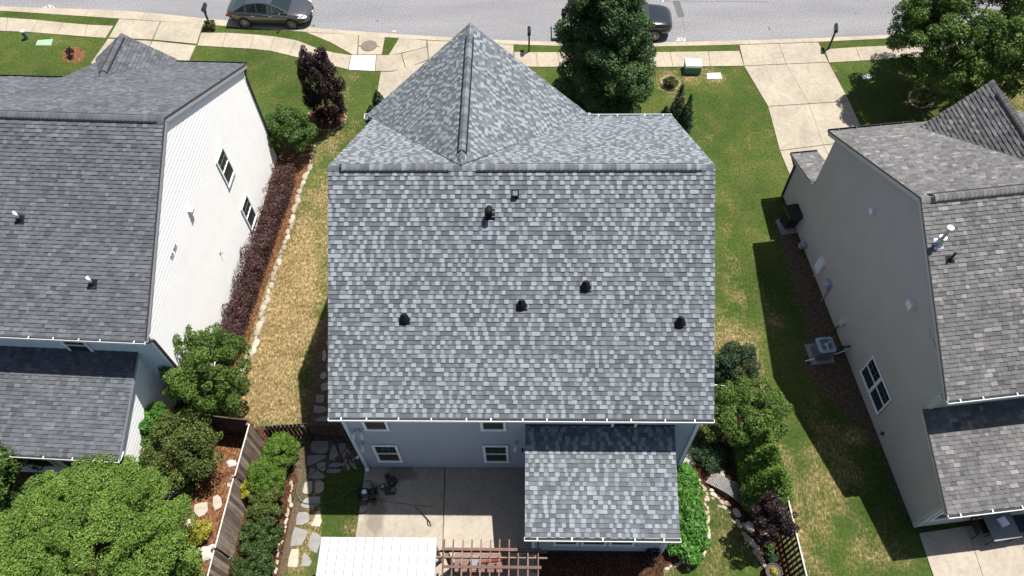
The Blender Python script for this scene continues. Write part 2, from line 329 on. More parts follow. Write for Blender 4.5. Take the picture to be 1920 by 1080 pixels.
def courses(mb,O,U,Vv,poly,rng,expo=.143,low=.024,rise=.009,style='main',mi=0):
    """lapped courses over a planar polygon: every tab is a tilted piece with its own butt edge"""
    O,U,Vv=V3(O),V3(U),V3(Vv); N=np.cross(U,Vv); poly=ccw(poly); us=[p[0] for p in poly]; vs=[p[1] for p in poly]
    v=min(vs); r=0
    while v<max(vs)-1e-4:
        strip=[(min(us)-1,v),(max(us)+1,v),(max(us)+1,v+expo),(min(us)-1,v+expo)]
        row=clip_poly(strip,poly)
        if len(row)>=3:
            u0=min(p[0] for p in row); u1=max(p[0] for p in row); u=u0-rng.random()*.3; last=0; tabs=[]
            if style=='siding': tabs=[(u0-.01,u1+.01,0,.5)]
            else:
                while u<u1:
                    if style=='main':
                        hi=rng.random()<(.62 if not last else .12)
                        if hi: wdt=rng.choice([.11,.13,.145,.16]); tn=rng.choice([.66,.74,.8,.84,.9]) 
                        else: wdt=rng.choice([.1,.12,.15,.17,.21]); tn=rng.choice([.2,.3,.36,.42,.5,.56])
                        last=hi
                    elif style=='left':
                        hi=not last; last=hi; wdt=rng.choice([.13,.17,.21,.26]); tn=min(1,max(0,rng.gauss(.5,.2)))
                    else:
                        hi=not last; last=hi; wdt=rng.choice([.13,.17,.22,.28]); tn=min(1,max(0,rng.gauss(.5,.2)+(.2 if rng.random()<.12 else 0)))
                    tabs.append((u,u+wdt,rise if hi else 0,tn)); u+=wdt
            for (a,b,rs,tn) in tabs:
                full=v>=min(vs) and (u0<=a and b<=u1) and len(row)==4
                q=clip_poly([(a,v),(b,v),(b,v+expo),(a,v+expo)],poly)
                if len(q)<3: continue
                h=lambda p: rs+.002+low*(1-(p[1]-v)/expo)
                P=[O+U*p[0]+Vv*p[1]+N*h(p) for p in q]; mb.face(P,mi,tn)
                for i in range(len(q)):
                    p,pp=q[i],q[(i+1)%len(q)]
                    if abs(p[1]-v)<1e-5 and abs(pp[1]-v)<1e-5:
                        mb.face([P[i]-N*h(p),P[(i+1)%len(q)]-N*h(pp),P[(i+1)%len(q)],P[i]],mi,tn*.9)  # butt edge toned darker to deepen the shadow line under the course
                    elif rs>0 and abs(p[0]-pp[0])<1e-5:
                        mb.face([P[i]-N*(rs+.001),P[(i+1)%len(q)]-N*(rs+.001),P[(i+1)%len(q)],P[i]],mi,tn*.9)
        v+=expo; r+=1
def roof_plane(mb,O,U,Vv,polys,rng,style,deck=None,th=.14,mi=0,dmi=1,**k):
    N=np.cross(V3(U),V3(Vv))
    for p in polys: courses(mb,O,U,Vv,p,rng,style=style,mi=mi,**k)
    for p in (deck or polys):
        mb.slab([V3(O)+V3(U)*a+V3(Vv)*b for a,b in p],-N,th,dmi)
def ridge_caps(A,B,n1,n2,d1,d2,rng,lo=.2,hi=.9,wd=.15,vent=None,name='ridge_cap',mat='sh_main',parent=None,base=.02,steps=.145):
    """caps along A->B; d1,d2 down-slope dirs, n1,n2 slope normals; vent = [(t0,t1)] fractions raised on a black vent strip"""
    A,B=V3(A),V3(B); L=np.linalg.norm(B-A); d=(B-A)/L; n=int(L/steps); mb=MB(); up=unit(V3(n1)+V3(n2))
    for i in range(n):
        t=i/n; lift=base+(.022 if vent and any(a<=t<=b for a,b in vent) else 0)
        p0=A+d*(L*i/n); p1=A+d*(L*(i+1)/n+.01); tn=rng.uniform(lo,hi)
        h0,h1=lift+.013,lift+.004
        for dd,nn in ((d1,n1),(d2,n2)):
            dd,nn=V3(dd),V3(nn)
            a0=p0+up*(h0+.008); a1=p1+up*(h1+.008); m0=p0+dd*wd*.45+nn*(h0+.004); m1=p1+dd*wd*.45+nn*(h1+.004); b0=p0+dd*wd+nn*h0*.75; b1=p1+dd*wd+nn*h1*.75
            for q in ([a0,a1,m1,m0],[m0,m1,b1,b0],[a0,m0,m0-nn*.03,a0-up*.03],[m0,b0,b0-nn*.03,m0-nn*.03],[b0,b1,b1-nn*.012,b0-nn*.012]): mb.face(q,0,tn)
    o=mb.build(name,[mat],parent)
    if vent:
        for a,b in vent:
            vb=MB()
            for dd,nn in ((d1,n1),(d2,n2)): 
                dd,nn=V3(dd),V3(nn); p0=A+d*L*a; vb.obox(p0+nn*.026,d*L*(b-a),dd*(wd+.036),nn*.018)
            vb.build('ridge_vent',['vent'],parent)
    return o
def gutter(mb,A,B,out,wd=.11,dp=.1,hang=.95,rng=random):
    A,B,o=V3(A),V3(B),V3(out); z=np.array([0,0,1.0]); L=np.linalg.norm(B-A); d=(B-A)/L
    mb.obox(A-z*dp,B-A,o*wd,z*.006,0); mb.obox(A-z*dp,B-A,o*.006,z*dp,0); mb.obox(A-z*dp+o*wd,B-A,o*.012,z*(dp+.012),0)
    mb.obox(A-z*dp-d*.004,d*.008,o*wd,z*dp,0); mb.obox(A-z*dp+d*L,d*.008,o*wd,z*dp,0)
    mb.obox(A-z*(dp-.008)+o*.007+d*.01,(B-A)-d*.02,o*(wd-.012),z*.03,1)
    t=.4
    while t<L: mb.obox(A+d*t-z*.004,d*.03,o*wd,z*.01,0); t+=hang*rng.uniform(.75,1.25)
def window(parent,c,U,Vv,N,w,h,mat='trim',fr=.09,rows=2,cols=3,horiz=False,name='window',upper=True):
    """c centre on the wall plane; frame stands proud"""
    c,U,Vv,N=V3(c),V3(U),V3(Vv),V3(N); mb=MB(); o=c+N*.03
    def bx(u0,u1,v0,v1,n0,n1,mi=0): mb.obox(o+U*u0+Vv*v0+N*n0,U*(u1-u0),Vv*(v1-v0),N*(n1-n0),mi)
    a,b=w/2,h/2
    bx(-a,a,b-fr,b,0,.045); bx(-a-.02,a+.02,-b,-b+fr,0,.06); bx(-a,-a+fr,-b+fr,b-fr,0,.043); bx(a-fr,a,-b+fr,b-fr,0,.043)
    if not horiz: bx(-a+fr,a-fr,-.022,.022,.008,.036)
    else: bx(-.022,.022,-b+fr,b-fr,.008,.036)
    k=.014
    if upper:
        if not horiz:
            for i in range(1,cols): u=-a+fr+(w-2*fr)*i/cols; bx(u-k/2,u+k/2,.022,b-fr,.006,.02,1)
            bx(-a+fr,a-fr,(b-fr+.022)/2-k/2,(b-fr+.022)/2+k/2,.005,.018,1)
    wo=mb.build(name,[mat,'util_green' if False else 'trim_dim'],parent)
    g=MB(); g.obox(o+U*(-a+fr)+Vv*(-b+fr)-N*.01,U*(w-2*fr),Vv*(h-2*fr),N*.012); g.build('pane',['glass'],wo)
    if upper and not horiz:
        g=MB(); g.obox(o+U*(-a+fr)+Vv*(-b+fr)+N*.006,U*(w-2*fr),Vv*(b-fr-.022),N*.003); g.build('insect_screen',['screen'],wo)
    return wo
M['trim_dim']=simple('muntin_bars',(.1,.15,.12),.6,var=0)
# ---------------- foliage ----------------
NR=np.random.default_rng(7)
def leaf_arrays(C,Rr,total,size,sq=1.0,up=.35,shell=.3,aspect=.55,spread=.55):
    C=np.array(C,float); Rr=np.array(Rr,float); p=Rr**2; p/=p.sum(); idx=NR.choice(len(C),total,p=p)
    d=NR.normal(size=(total,3)); d[:,2]=np.abs(d[:,2])*np.where(NR.random(total)<.8,1,-1); d/=np.linalg.norm(d,axis=1)[:,None]
    rr=Rr[idx]*(1-shell*NR.random(total)**1.5); pos=C[idx]+d*rr[:,None]*np.array([1,1,sq])
    n=d+spread*NR.normal(size=(total,3)); n[:,2]+=up; n/=np.linalg.norm(n,axis=1)[:,None]
    a=np.cross(n,NR.normal(size=(total,3))); a/=np.linalg.norm(a,axis=1)[:,None]; b=np.cross(n,a)
    s=size*NR.uniform(.6,1.35,total)[:,None]; a=a*s*.5; b=b*s*.5*aspect
    v=np.stack([pos-a,pos-b+a*.1,pos+a,pos+b+a*.1],1)
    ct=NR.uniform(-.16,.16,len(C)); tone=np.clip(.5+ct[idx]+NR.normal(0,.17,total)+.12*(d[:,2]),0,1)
    return v,tone
def leaf_mesh(name,v,tone,mat,parent,off):
    keep=v[:,:,2].min(1)>.01; v=v[keep]; tone=tone[keep]
    n=len(v); me=bpy.data.meshes.new(name); me.vertices.add(n*4); me.vertices.foreach_set('co',(v.reshape(-1,3)-V3(off)).astype(np.float32).ravel())
    me.loops.add(n*4); me.loops.foreach_set('vertex_index',np.arange(n*4,dtype=np.int32)); me.polygons.add(n)
    me.polygons.foreach_set('loop_start',np.arange(0,n*4,4,dtype=np.int32)); me.update(calc_edges=True)
    me.materials.append(M[mat]); a=me.attributes.new('tone','FLOAT','FACE'); a.data.foreach_set('value',tone.astype(np.float32))
    o=bpy.data.objects.new(name,me); COL.objects.link(o)
    if parent is not None: o.parent=parent
    else: o.location=off
    return o
def shell_pts(n,c,rx,ry,rz,lowcut=-.35,jit=.12,cone=0.0):
    P=[]; i=0
    while len(P)<n and i<n*6:
        k=NR.random()*(1-lowcut)+lowcut; a=NR.random()*2*math.pi; i+=1
        s=math.sqrt(max(0,1-k*k)); f=1-cone*(k+1)/2
        q=np.array([c[0]+rx*s*f*math.cos(a),c[1]+ry*s*f*math.sin(a),c[2]+rz*k])
        q[:3]+=NR.normal(0,jit,3)*np.array([rx,ry,rz]); P.append(q)
    return P
def plant(name,label,cat,base,h,rx,mat,n,leaf,ry=None,zc=None,rz=None,nc=40,cr=.3,group=None,trunk=True,cone=0.,sq=.85,lowcut=-.45,tr=None,up=.35,spread=.85,fol='foliage',jit=.08,off=(0,0),lean=(0,0)):
    """base=(x,y) ; crown = many leaf clumps over an ellipsoid, each clump made of leaf-sized faces"""
    ry=ry or rx; zc=h*.55 if zc is None else zc; rz=rz or (h-zc); x,y=base; t=thing(name,label,cat,(x,y,0),0,group)
    c=(x+off[0],y+off[1],zc); av=(rx+ry+rz)/3; rc=cr*av
    P=shell_pts(nc,c,rx-rc*.7,ry-rc*.7,rz-rc*.6,lowcut,jit,cone); Rr=[rc*NR.uniform(.6,1.4) for _ in P]
    Q=shell_pts(max(6,nc//3),c,(rx-rc)*.68,(ry-rc)*.68,(rz-rc)*.7,-.8,.1,cone*.7); P+=Q; Rr+=[rc*1.3]*len(Q)
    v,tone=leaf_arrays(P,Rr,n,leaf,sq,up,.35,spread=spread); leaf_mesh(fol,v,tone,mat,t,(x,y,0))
    if trunk:
        mb=MB(); r0=tr or max(.025,.035*h*.5); top=(c[0],c[1],zc*.8)
        mb.tube([(x,y,-.02),(x,y,h*.12),(x*.7+c[0]*.3,y*.7+c[1]*.3,h*.3),top],[r0*1.3,r0,r0*.85,r0*.55],9,0,.5)
        for p in P[:min(len(P),14)]:
            s0=(x+(c[0]-x)*.3,y+(c[1]-y)*.3,h*NR.uniform(.18,.45)); mid=((s0[0]+p[0])/2,(s0[1]+p[1])/2,(s0[2]+p[2])/2+.05*h)
            mb.tube([s0,mid,tuple(p)],[r0*.45,r0*.3,r0*.12],5,0,.4)
        mb.build('trunk' if h>2.6 else 'stem',['bark'],t,True,off=(x,y,0))
    return t
def rock(c,rx,ry,rz,rng,n=9,rot=0):
    """irregular stone as vertex/face lists"""
    vs=[];fs=[]; rings=[(-.1,1.0),(.35,1.02),(.75,.82),(1,.42)]; prof=[rng.uniform(.78,1.15) for _ in range(n)]
    for zf,rf in rings:
        for j in range(n):
            a=2*math.pi*j/n; k=prof[j]*rf*rng.uniform(.94,1.06); x=rx*k*math.cos(a); y=ry*k*math.sin(a)
            vs.append((c[0]+x*math.cos(rot)-y*math.sin(rot),c[1]+x*math.sin(rot)+y*math.cos(rot),c[2]+rz*zf*rng.uniform(.93,1.07)))
    for i in range(len(rings)-1):
        for j in range(n): fs.append((i*n+j,i*n+(j+1)%n,(i+1)*n+(j+1)%n,(i+1)*n+j))
    fs.append(tuple(range((len(rings)-1)*n,len(rings)*n))); return vs,fs
# ---------------- ground ----------------
EDGE=[at(*p)[:2] for p in [(-150,4),(0,11),(240,18),(400,35),(577,50.5),(720,61),(847,69),(980,76),(1100,78.5),(1260,78),(1440,73),(1535,70),(1672,64),(1920,52),(2080,43)]]
BACK=[at(*p)[:2] for p in [(-150,13),(0,20),(160,31),(225,35),(405,47.5),(480,54),(577,60),(720,70),(847,78),(964,84),(1100,88),(1217,88),(1385,84),(1535,79),(1690,71),(1920,60),(2080,51)]]
def ycurve(pts,x): return np.interp(x,[p[0] for p in pts],[p[1] for p in pts])
def sdist(X,Y,poly):
    """signed distance, positive inside"""
    P=np.array(poly); n=len(P); d=np.full(X.shape,1e9); ins=np.zeros(X.shape,bool)
    for i in range(n):
        a,b=P[i],P[(i+1)%n]; e=b-a; t=np.clip(((X-a[0])*e[0]+(Y-a[1])*e[1])/(e@e+1e-12),0,1)
        d=np.minimum(d,np.hypot(X-a[0]-t*e[0],Y-a[1]-t*e[1]))
        c=((a[1]>Y)!=(b[1]>Y)); 
        with np.errstate(divide='ignore',invalid='ignore'): xx=(b[0]-a[0])*(Y-a[1])/(b[1]-a[1]+1e-12)+a[0]
        ins^=c&(X<xx)
    return np.where(ins,d,-d)
def pp(pts,z=0): return [at(x,y,z)[:2] for x,y in pts]
gx=np.concatenate([np.array([-900,-300,-120,-70,-45]),np.arange(-34,32,.14),np.array([45,70,120,300,900])])
gy=np.concatenate([np.array([-900,-300,-80,-30,-8,0]),np.arange(3,39,.14),np.array([44,52,62,90,160,400,900])])
X,Y=np.meshgrid(gx,gy); Z=np.zeros_like(X); yb=ycurve(BACK,X); Z[(Y>yb+.13)]=-.32
Z-= .0
dry=np.full(X.shape,.2); soil=np.zeros(X.shape); mul=np.zeros(X.shape); dark=np.zeros(X.shape)
def paint(A,poly,val,fe,mode='max',z=0):
    s=sdist(X,Y,pp(poly,z)); k=np.clip(s/fe+.5,0,1)*val
    if mode=='max': np.maximum(A,k,out=A)
    elif mode=='cut': A*=1-np.clip(s/fe+.5,0,1)*(1-val)
    else: A+=k
paint(dry,[(440,700),(500,500),(545,420),(585,330),(620,330),(640,560),(560,700),(570,800),(430,800)],1.05,2.0)
paint(dry,[(585,600),(575,380),(590,330),(600,330),(620,600)],.55,1.0,'cut')
paint(dry,[(560,230),(700,215),(620,330),(560,420)],.5,2.0)
paint(dry,[(600,180),(660,110),(690,130),(640,330),(570,330)],.42,2.0)
paint(dry,[(1335,560),(1420,620),(1440,700),(1500,900),(1560,1080),(1480,1080),(1430,760),(1330,700)],.66,1.6)
paint(dry,[(1190,150),(1300,150),(1420,420),(1430,640),(1330,640),(1340,300),(1250,210)],.36,1.5)
paint(dry,[(1350,200),(1390,130),(1460,330),(1480,400),(1440,420),(1400,340)],.3,1.2)
paint(dry,[(1500,720),(1600,780),(1640,880),(1560,1080),(1480,1000)],.5,1.8)
paint(dry,[(1580,940),(1700,1000),(1740,1080),(1560,1080)],.42,1.2)
paint(dry,[(1850,140),(1930,140),(1930,230),(1880,230)],.5,.8)
paint(dry,[(1300,930),(1400,950),(1420,1090),(1220,1090)],.42,1.)
paint(dry,[(540,880),(600,880),(610,1000),(570,1080),(500,1080)],.6,.5)
paint(dry,[(600,90),(660,110),(640,170),(560,170)],.25,1.0)
for x,y,r in [(1250,150,28),(1555,130,12),(128,103,30),(100,84,18),(1338,143,22),(1297,140,25),(1600,820,30),(1540,940,28),(1440,90,5),(660,990,20),(1330,640,30),(1450,600,20),(1480,470,10)]:
    paint(dry,[(x+r*math.cos(a)*1.1,y+r*math.sin(a)*.8) for a in np.linspace(0,6.1,9)],.72,.8)
paint(dry,[(1370,190),(1400,190),(1500,420),(1440,560),(1400,500),(1380,380)],.0,1.2,'cut'); paint(dry,[(20,70),(120,80),(200,90),(150,130),(0,130)],.3,1.0,'cut')
for k in range(7):
    x0_=1345+k*17; paint(dry,[(x0_,230),(x0_+5,230),(x0_+75+k*3,700),(x0_+68+k*3,700)],.42 if k%2 else .1,.25)
# mowing wheel lines
for ax,ay,bx,by in [(1350,420,1425,700),(1395,420,1450,640)]:
    paint(dry,[(ax,ay),(ax+6,ay),(bx+6,by),(bx,by)],.6,.3)
paint(soil,[(1440,430),(1452,395),(1480,380),(1600,655),(1730,985),(1690,975),(1640,850),(1560,745),(1490,700),(1500,600),(1465,500)],.64,1.3)
paint(soil,[(1490,690),(1500,640),(1580,665),(1640,840),(1590,800)],.66,1.2)
paint(soil,[(560,790),(650,780),(680,870),(590,900),(560,880)],.72,.5)
paint(soil,[(600,600),(640,600),(650,800),(570,800),(575,700)],.62,.6)
paint(soil,[(450,620),(500,590),(560,640),(545,790),(430,790)],.0,1.6)
paint(soil,[(520,860),(560,850),(600,900),(570,1000),(540,1090),(500,1090)],.55,.5)
paint(soil,[(740,1080),(990,1035),(1240,1035),(1240,1090)],.9,.4)
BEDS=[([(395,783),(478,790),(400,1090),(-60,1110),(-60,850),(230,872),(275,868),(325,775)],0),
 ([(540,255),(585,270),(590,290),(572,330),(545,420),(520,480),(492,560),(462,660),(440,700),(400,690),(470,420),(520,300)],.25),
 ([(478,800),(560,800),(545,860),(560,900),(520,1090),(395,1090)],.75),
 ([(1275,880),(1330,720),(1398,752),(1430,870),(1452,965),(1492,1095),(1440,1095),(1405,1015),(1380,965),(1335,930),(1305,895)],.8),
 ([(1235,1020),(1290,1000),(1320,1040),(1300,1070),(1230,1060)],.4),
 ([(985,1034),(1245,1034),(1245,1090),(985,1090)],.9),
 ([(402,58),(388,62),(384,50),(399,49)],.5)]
for poly,tn in BEDS:
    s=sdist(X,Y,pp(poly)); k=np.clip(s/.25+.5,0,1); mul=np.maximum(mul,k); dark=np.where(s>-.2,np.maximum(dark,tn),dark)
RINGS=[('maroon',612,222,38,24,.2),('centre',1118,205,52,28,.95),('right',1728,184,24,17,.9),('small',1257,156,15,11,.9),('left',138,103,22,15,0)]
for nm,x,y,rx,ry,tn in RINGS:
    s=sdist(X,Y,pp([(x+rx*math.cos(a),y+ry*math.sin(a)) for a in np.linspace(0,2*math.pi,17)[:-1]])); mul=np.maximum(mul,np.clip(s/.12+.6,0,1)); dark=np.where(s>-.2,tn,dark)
ny,nx=X.shape; me=bpy.data.meshes.new('lawn'); vv=np.stack([X,Y,Z],-1).reshape(-1,3)
ii=np.arange(ny*nx).reshape(ny,nx); q=np.stack([ii[:-1,:-1],ii[:-1,1:],ii[1:,1:],ii[1:,:-1]],-1).reshape(-1,4)
me.vertices.add(len(vv)); me.vertices.foreach_set('co',vv.astype(np.float32).ravel()); me.loops.add(q.size); me.loops.foreach_set('vertex_index',q.ravel().astype(np.int32)); me.polygons.add(len(q)); me.polygons.foreach_set('loop_start',np.arange(0,q.size,4,dtype=np.int32)); me.update(calc_edges=True)
a=me.attributes.new('cover','FLOAT_COLOR','POINT'); a.data.foreach_set('color',np.stack([dry,soil,mul,np.ones_like(dry)],-1).astype(np.float32).ravel())
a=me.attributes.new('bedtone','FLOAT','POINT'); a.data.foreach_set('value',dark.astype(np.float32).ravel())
me.materials.append(M['ground']); g=bpy.data.objects.new('ground',me); COL.objects.link(g); struct(g)
# ---------------- street ----------------
def smooth(pts,n=120):
    xs=np.array([p[0] for p in pts]); ys=np.array([p[1] for p in pts]); x=np.linspace(xs[0],xs[-1],n); y=np.interp(x,xs,ys); k=np.ones(9)/9; yp=np.pad(y,4,'edge'); yp[:4]=y[0]-(y[4:0:-1]-y[0]); yp[-4:]=y[-1]+(y[-1]-y[-2:-6:-1]); return x,np.convolve(yp,k,'valid')
ex,ey=smooth(EDGE); bx_,by_=smooth(BACK); byi=np.interp(ex,bx_,by_)
mb=MB(); n=len(ex)
for i in range(n-1):
    mb.face([(ex[i],ey[i]-.05,-.05),(ex[i+1],ey[i+1]-.05,-.05),(ex[i+1],ey[i+1]+30,-.05),(ex[i],ey[i]+30,-.05)],0)
struct(mb.build('road',['road']))
mb=MB()
step=0; i=0
seg=[]; acc=0; last=0
for i in range(n-1):
    g0=.012 if i%6==0 else 0
    a0=np.array([ex[i]+g0,ey[i],0]); a1=np.array([ex[i+1],ey[i+1],0]); b0=np.array([ex[i]+g0,byi[i],0]); b1=np.array([ex[i+1],byi[i+1],0]); w0=b0+(a0-b0)*.28; w1=b1+(a1-b1)*.28
    z=lambda p,h: (p[0],p[1],h)
    mb.face([z(b0,.02),z(b1,.02),z(w1,.012),z(w0,.012)],0); mb.face([z(w0,.012),z(w1,.012),z(a1,-.046),z(a0,-.046)],0); mb.face([z(b0,-.35),z(b1,-.35),z(b1,.02),z(b0,.02)],0); mb.face([z(a0,-.046),z(a1,-.046),z(a1,-.3),z(a0,-.3)],0)
    if g0: mb.face([z(b0,.02),z(w0,.012),z(a0,-.046),z(a0,-.3),z(b0,-.35)],0)
struct(mb.build('kerb',['conc']))
# ---------------- slabs ----------------
def inset(poly,d=.006):
    c=np.mean(poly,0); out=[]
    for p in poly: v=c-np.array(p); l=np.linalg.norm(v); out.append(tuple(np.array(p)+v/l*d*1.4))
    return out
def quads(top,bot):  # strip of slabs between two pixel polylines with the same count
    return [[top[i],top[i+1],bot[i+1],bot[i]] for i in range(len(top)-1)]
def slabs(name,polys,mat,z1=.03,z0=-.04,ins=.009):
    mb=MB()
    for p in polys: mb.prism(inset(pp(p),ins),z0,z1,0)
    return struct(mb.build(name,[mat]))
def lerp2(A,B,t): return (A[0]+(B[0]-A[0])*t,A[1]+(B[1]-A[1])*t)
def grid(p00,p10,p11,p01,nu,nv):  # pixel quad, image-space subdivision is fine at this size
    w=[pp([p])[0] for p in (p00,p10,p11,p01)]; out=[]
    f=lambda u,v: lerp2(lerp2(w[0],w[1],u),lerp2(w[3],w[2],u),v)
    for i in range(nu):
        for j in range(nv): out.append([f(i/nu,j/nv),f((i+1)/nu,j/nv),f((i+1)/nu,(j+1)/nv),f(i/nu,(j+1)/nv)])
    return out
def wslabs(name,polys,mat,z1=.03,z0=-.04,ins=.009):
    mb=MB()
    for p in polys: mb.prism(inset(p,ins),z0,z1,0)
    return struct(mb.build(name,[mat]))
top=[(-60,29),(15,34),(72,38),(119,43),(165,47),(213,49)]; bot=[(-75,55),(12,59),(58,61),(107,65),(158,69),(198,72)]
slabs('sidewalk',quads(top,bot),'conc')
top=[(377.5,62),(425,62),(475,65),(515,69),(556,76),(597,92),(625,99),(658,104)]; bot=[(370,86),(417,89),(470,92),(507,96),(541,104),(581,114),(616,122),(653,131)]
slabs('sidewalk',quads(top,bot),'conc')
slabs('sidewalk_slab',[[(659,104),(705,104),(703,133.5),(654,131.5)]],'conc_white',.034)
slabs('sidewalk',[[(706,104),(728,104),(752,101),(760,129),(735,134),(704,134)],[(753,101),(772,96),(801,89),(803,112),(790,118),(761,129)]],'conc_old',.034,-.04,.006)
top=[(964,98),(1005,98.5),(1045,98.5),(1090,99),(1135,99),(1180,99),(1217,98.5),(1256,98),(1328,97),(1386,96)]; bot=[(964,125),(1008,126),(1050,126),(1095,127),(1140,127),(1190,127),(1225,126.5),(1262,126),(1332,125),(1395,124)]
slabs('sidewalk',quads(top,bot),'conc')
top=[(1546,93),(1604,89),(1670,86),(1730,81),(1800,76),(1860,71),(1900,68)]; bot=[(1554,118),(1614,114.5),(1680,111),(1745,106),(1815,101),(1876,96),(1925,92)]
slabs('sidewalk',quads(top,bot),'conc_old')
# storm drain apron and driveways
slabs('drain_apron',[[(574,61),(672,66.5),(670,103),(661,103),(620,80)],[(673,66.5),(722,70),(716,103),(671,103)]],'conc',.028)
dg=pp([(692,87)])[0]
mb=MB(); mb.cyl((dg[0],dg[1],.03),.44,.022,28); mb.cyl((dg[0],dg[1],.05),.36,.008,28)
tag(mb.build('manhole_cover',['manhole']),'round reddish cast iron manhole cover set in the pavement apron','manhole cover')
mb=MB(); mb.prism(pp([(672,86),(678,86.5),(678,88.5),(673,88)]),.03,.033); mb.prism(pp([(706,87),(712,87),(712,88.5),(706,88)]),.03,.033); struct(mb.build('drain_notch',['dirt_shade']))
slabs('driveway',[[(749,71),(800,76.5),(800,88.5),(772,95.5),(752,100),(729,104)],[(714,135),(735,135),(790,119),(804,113),(840,101),(840,160),(780,230),(700,230),(707,177)],[(801,76.5),(963,84.5),(963,126),(840,130),(804,113)],[(841,130),(963,127),(962,200),(841,200)]],'conc_drive',.03,-.04,.006)
slabs('driveway',[[(224,36),(301,41),(286,75),(204,71)],[(302,41),(381,46),(369,83),(287,75)],[(203,73),(285,77.5),(262,125),(170,120)],[(286,77.5),(368,86),(350,125),(263,125)]],'conc_drive',.03)
d1=grid((1386,85),(1534,80),(1553,117),(1395,124),2,1)+grid((1395,124.5),(1553,117.5),(1592,190),(1440,200),2,1)+grid((1440,200.5),(1592,190.5),(1625,262),(1462,283),2,1)+grid((1462,283.5),(1625,262.5),(1660,330),(1490,352),2,1)
wslabs('driveway',d1,'conc_drive')
slabs('driveway',[[(1903,110),(1990,100),(2020,170),(1928,160)]],'conc_drive')
# patio of the main house
PT=at(685,876.5); 
wslabs('patio',[[at(*p)[:2] for p in q] for q in ([(686,874),(834,872),(828,1090),(655,1090)],[(835,872),(1010,872),(1010,1033),(829,1090)],)],'conc_patio',.04,-.05,.007)
slabs('patio_walkway',[[(829,1091),(1010,1035),(1010,1120),(829,1120)]],'conc_patio',.04)
# right neighbour's patio
wslabs('neighbour_patio',grid((1722,1000),(1990,960),(2060,1200),(1790,1200),3,2),'conc_patio',.04,-.05)
# paint, patch
mb=MB(); z=-.046
def stroke(mb,a,b,wd=.035):
    A=at(*a,z);B=at(*b,z); mb.bar(A,B,wd,.004)
for a,b in [((82,13),(88,17)),((87,11),(84,18)),((91,9),(96,17)),((96,9),(94,17)),((82,15),(107,16)),((99,12),(103,15)),((1269,73),(1284,77)),((1272,70),(1275,77)),((1277,70),(1281,76)),((1283,71),(1285,76)),((1268,76),(1286,75)),((735,58),(743,58.5)),((584,14),(590,12)),((1243,0),(1243,4)),((385,36.5),(397,37))]: stroke(mb,a,b)
tag(struct(mb.build('road_paint_marks',['paint'])))
mb=MB(); P_=[at(*p,z) for p in [(1262,2),(1273,1.5),(1283,30),(1272,32)]]
for i in range(4): mb.bar(P_[i],P_[(i+1)%4],.05,.006)
mb.prism([p[:2] for p in P_],-.049,-.0465,0); mb.bar(at(1278,32,z),at(1285,55,z),.02,.004); mb.bar(at(1243,2,z),at(1440,3,z),.02,.004)
struct(mb.build('road_patch',['road_seal']))
# ---------------- houses ----------------
rng=random.Random(11)
class House:
    def __init__(s,name,label,x0,yr,phi,zr,zer,zef,Dr,Df):
        s.o=thing(name,label,'house',(x0,yr,0),R(phi)); s.x0,s.yr,s.phi=x0,yr,R(phi); s.zr,s.zer,s.zef,s.Dr,s.Df=zr,zer,zef,Dr,Df
        s.sr=math.hypot(Dr,zr-zer); s.sf=math.hypot(Df,zr-zef)
        s.vr=V3((0,Dr,zr-zer))/s.sr; s.vf=V3((0,-Df,zr-zef))/s.sf
        s.nr=np.cross((1,0,0),s.vr); s.nf=np.cross((-1,0,0),s.vf)
    def loc(s,p):
        c,si=math.cos(s.phi),math.sin(s.phi); dx,dy=p[0]-s.x0,p[1]-s.yr; return V3((dx*c+dy*si,-dx*si+dy*c,p[2]))
    def wd(s,p):
        c,si=math.cos(s.phi),math.sin(s.phi); return V3((s.x0+p[0]*c-p[1]*si,s.yr+p[0]*si+p[1]*c,p[2]))
    def wv(s,v):
        c,si=math.cos(s.phi),math.sin(s.phi); return V3((v[0]*c-v[1]*si,v[0]*si+v[1]*c,v[2]))
    def lpx(s,px,py,p0,n): return s.loc(onpl(px,py,s.wd(p0),s.wv(n)))
    def onr(s,px,py): return s.lpx(px,py,(0,0,s.zr),s.nr)
    def onf(s,px,py): return s.lpx(px,py,(0,0,s.zr),s.nf)
Zv=V3((0,0,1)); Xv=V3((1,0,0)); Yv=V3((0,1,0))
def siding(name,parent,O,U,poly,mats,expo=.115,Vv=Zv,holes=0,low=.013):
    mb=MB(); courses(mb,O,U,Vv,poly,rng,expo=expo,low=low,style='siding'); N=np.cross(V3(U),V3(Vv)); mb.slab([V3(O)+V3(U)*a+V3(Vv)*b for a,b in poly],-N,.12,0)
    return mb.build(name,mats,parent)
# ======== main house ========
H=House('main_house','blue-grey house with mottled light grey shingle roof in the middle, five black vents on it',0,16.16,0,9.905,5.562,5.562,6.563,6.563)
o=H.o; XL,XR=-6.05,6.05; xg,hw,zg,zge,yg=-1.865,4.497,9.93,5.484,6.83
mb=MB(); roof_plane(mb,(XL,-H.Dr,H.zer),Xv,H.vr,[[(0,0),(XR-XL,0),(XR-XL,H.sr),(0,H.sr)]],rng,'main'); 
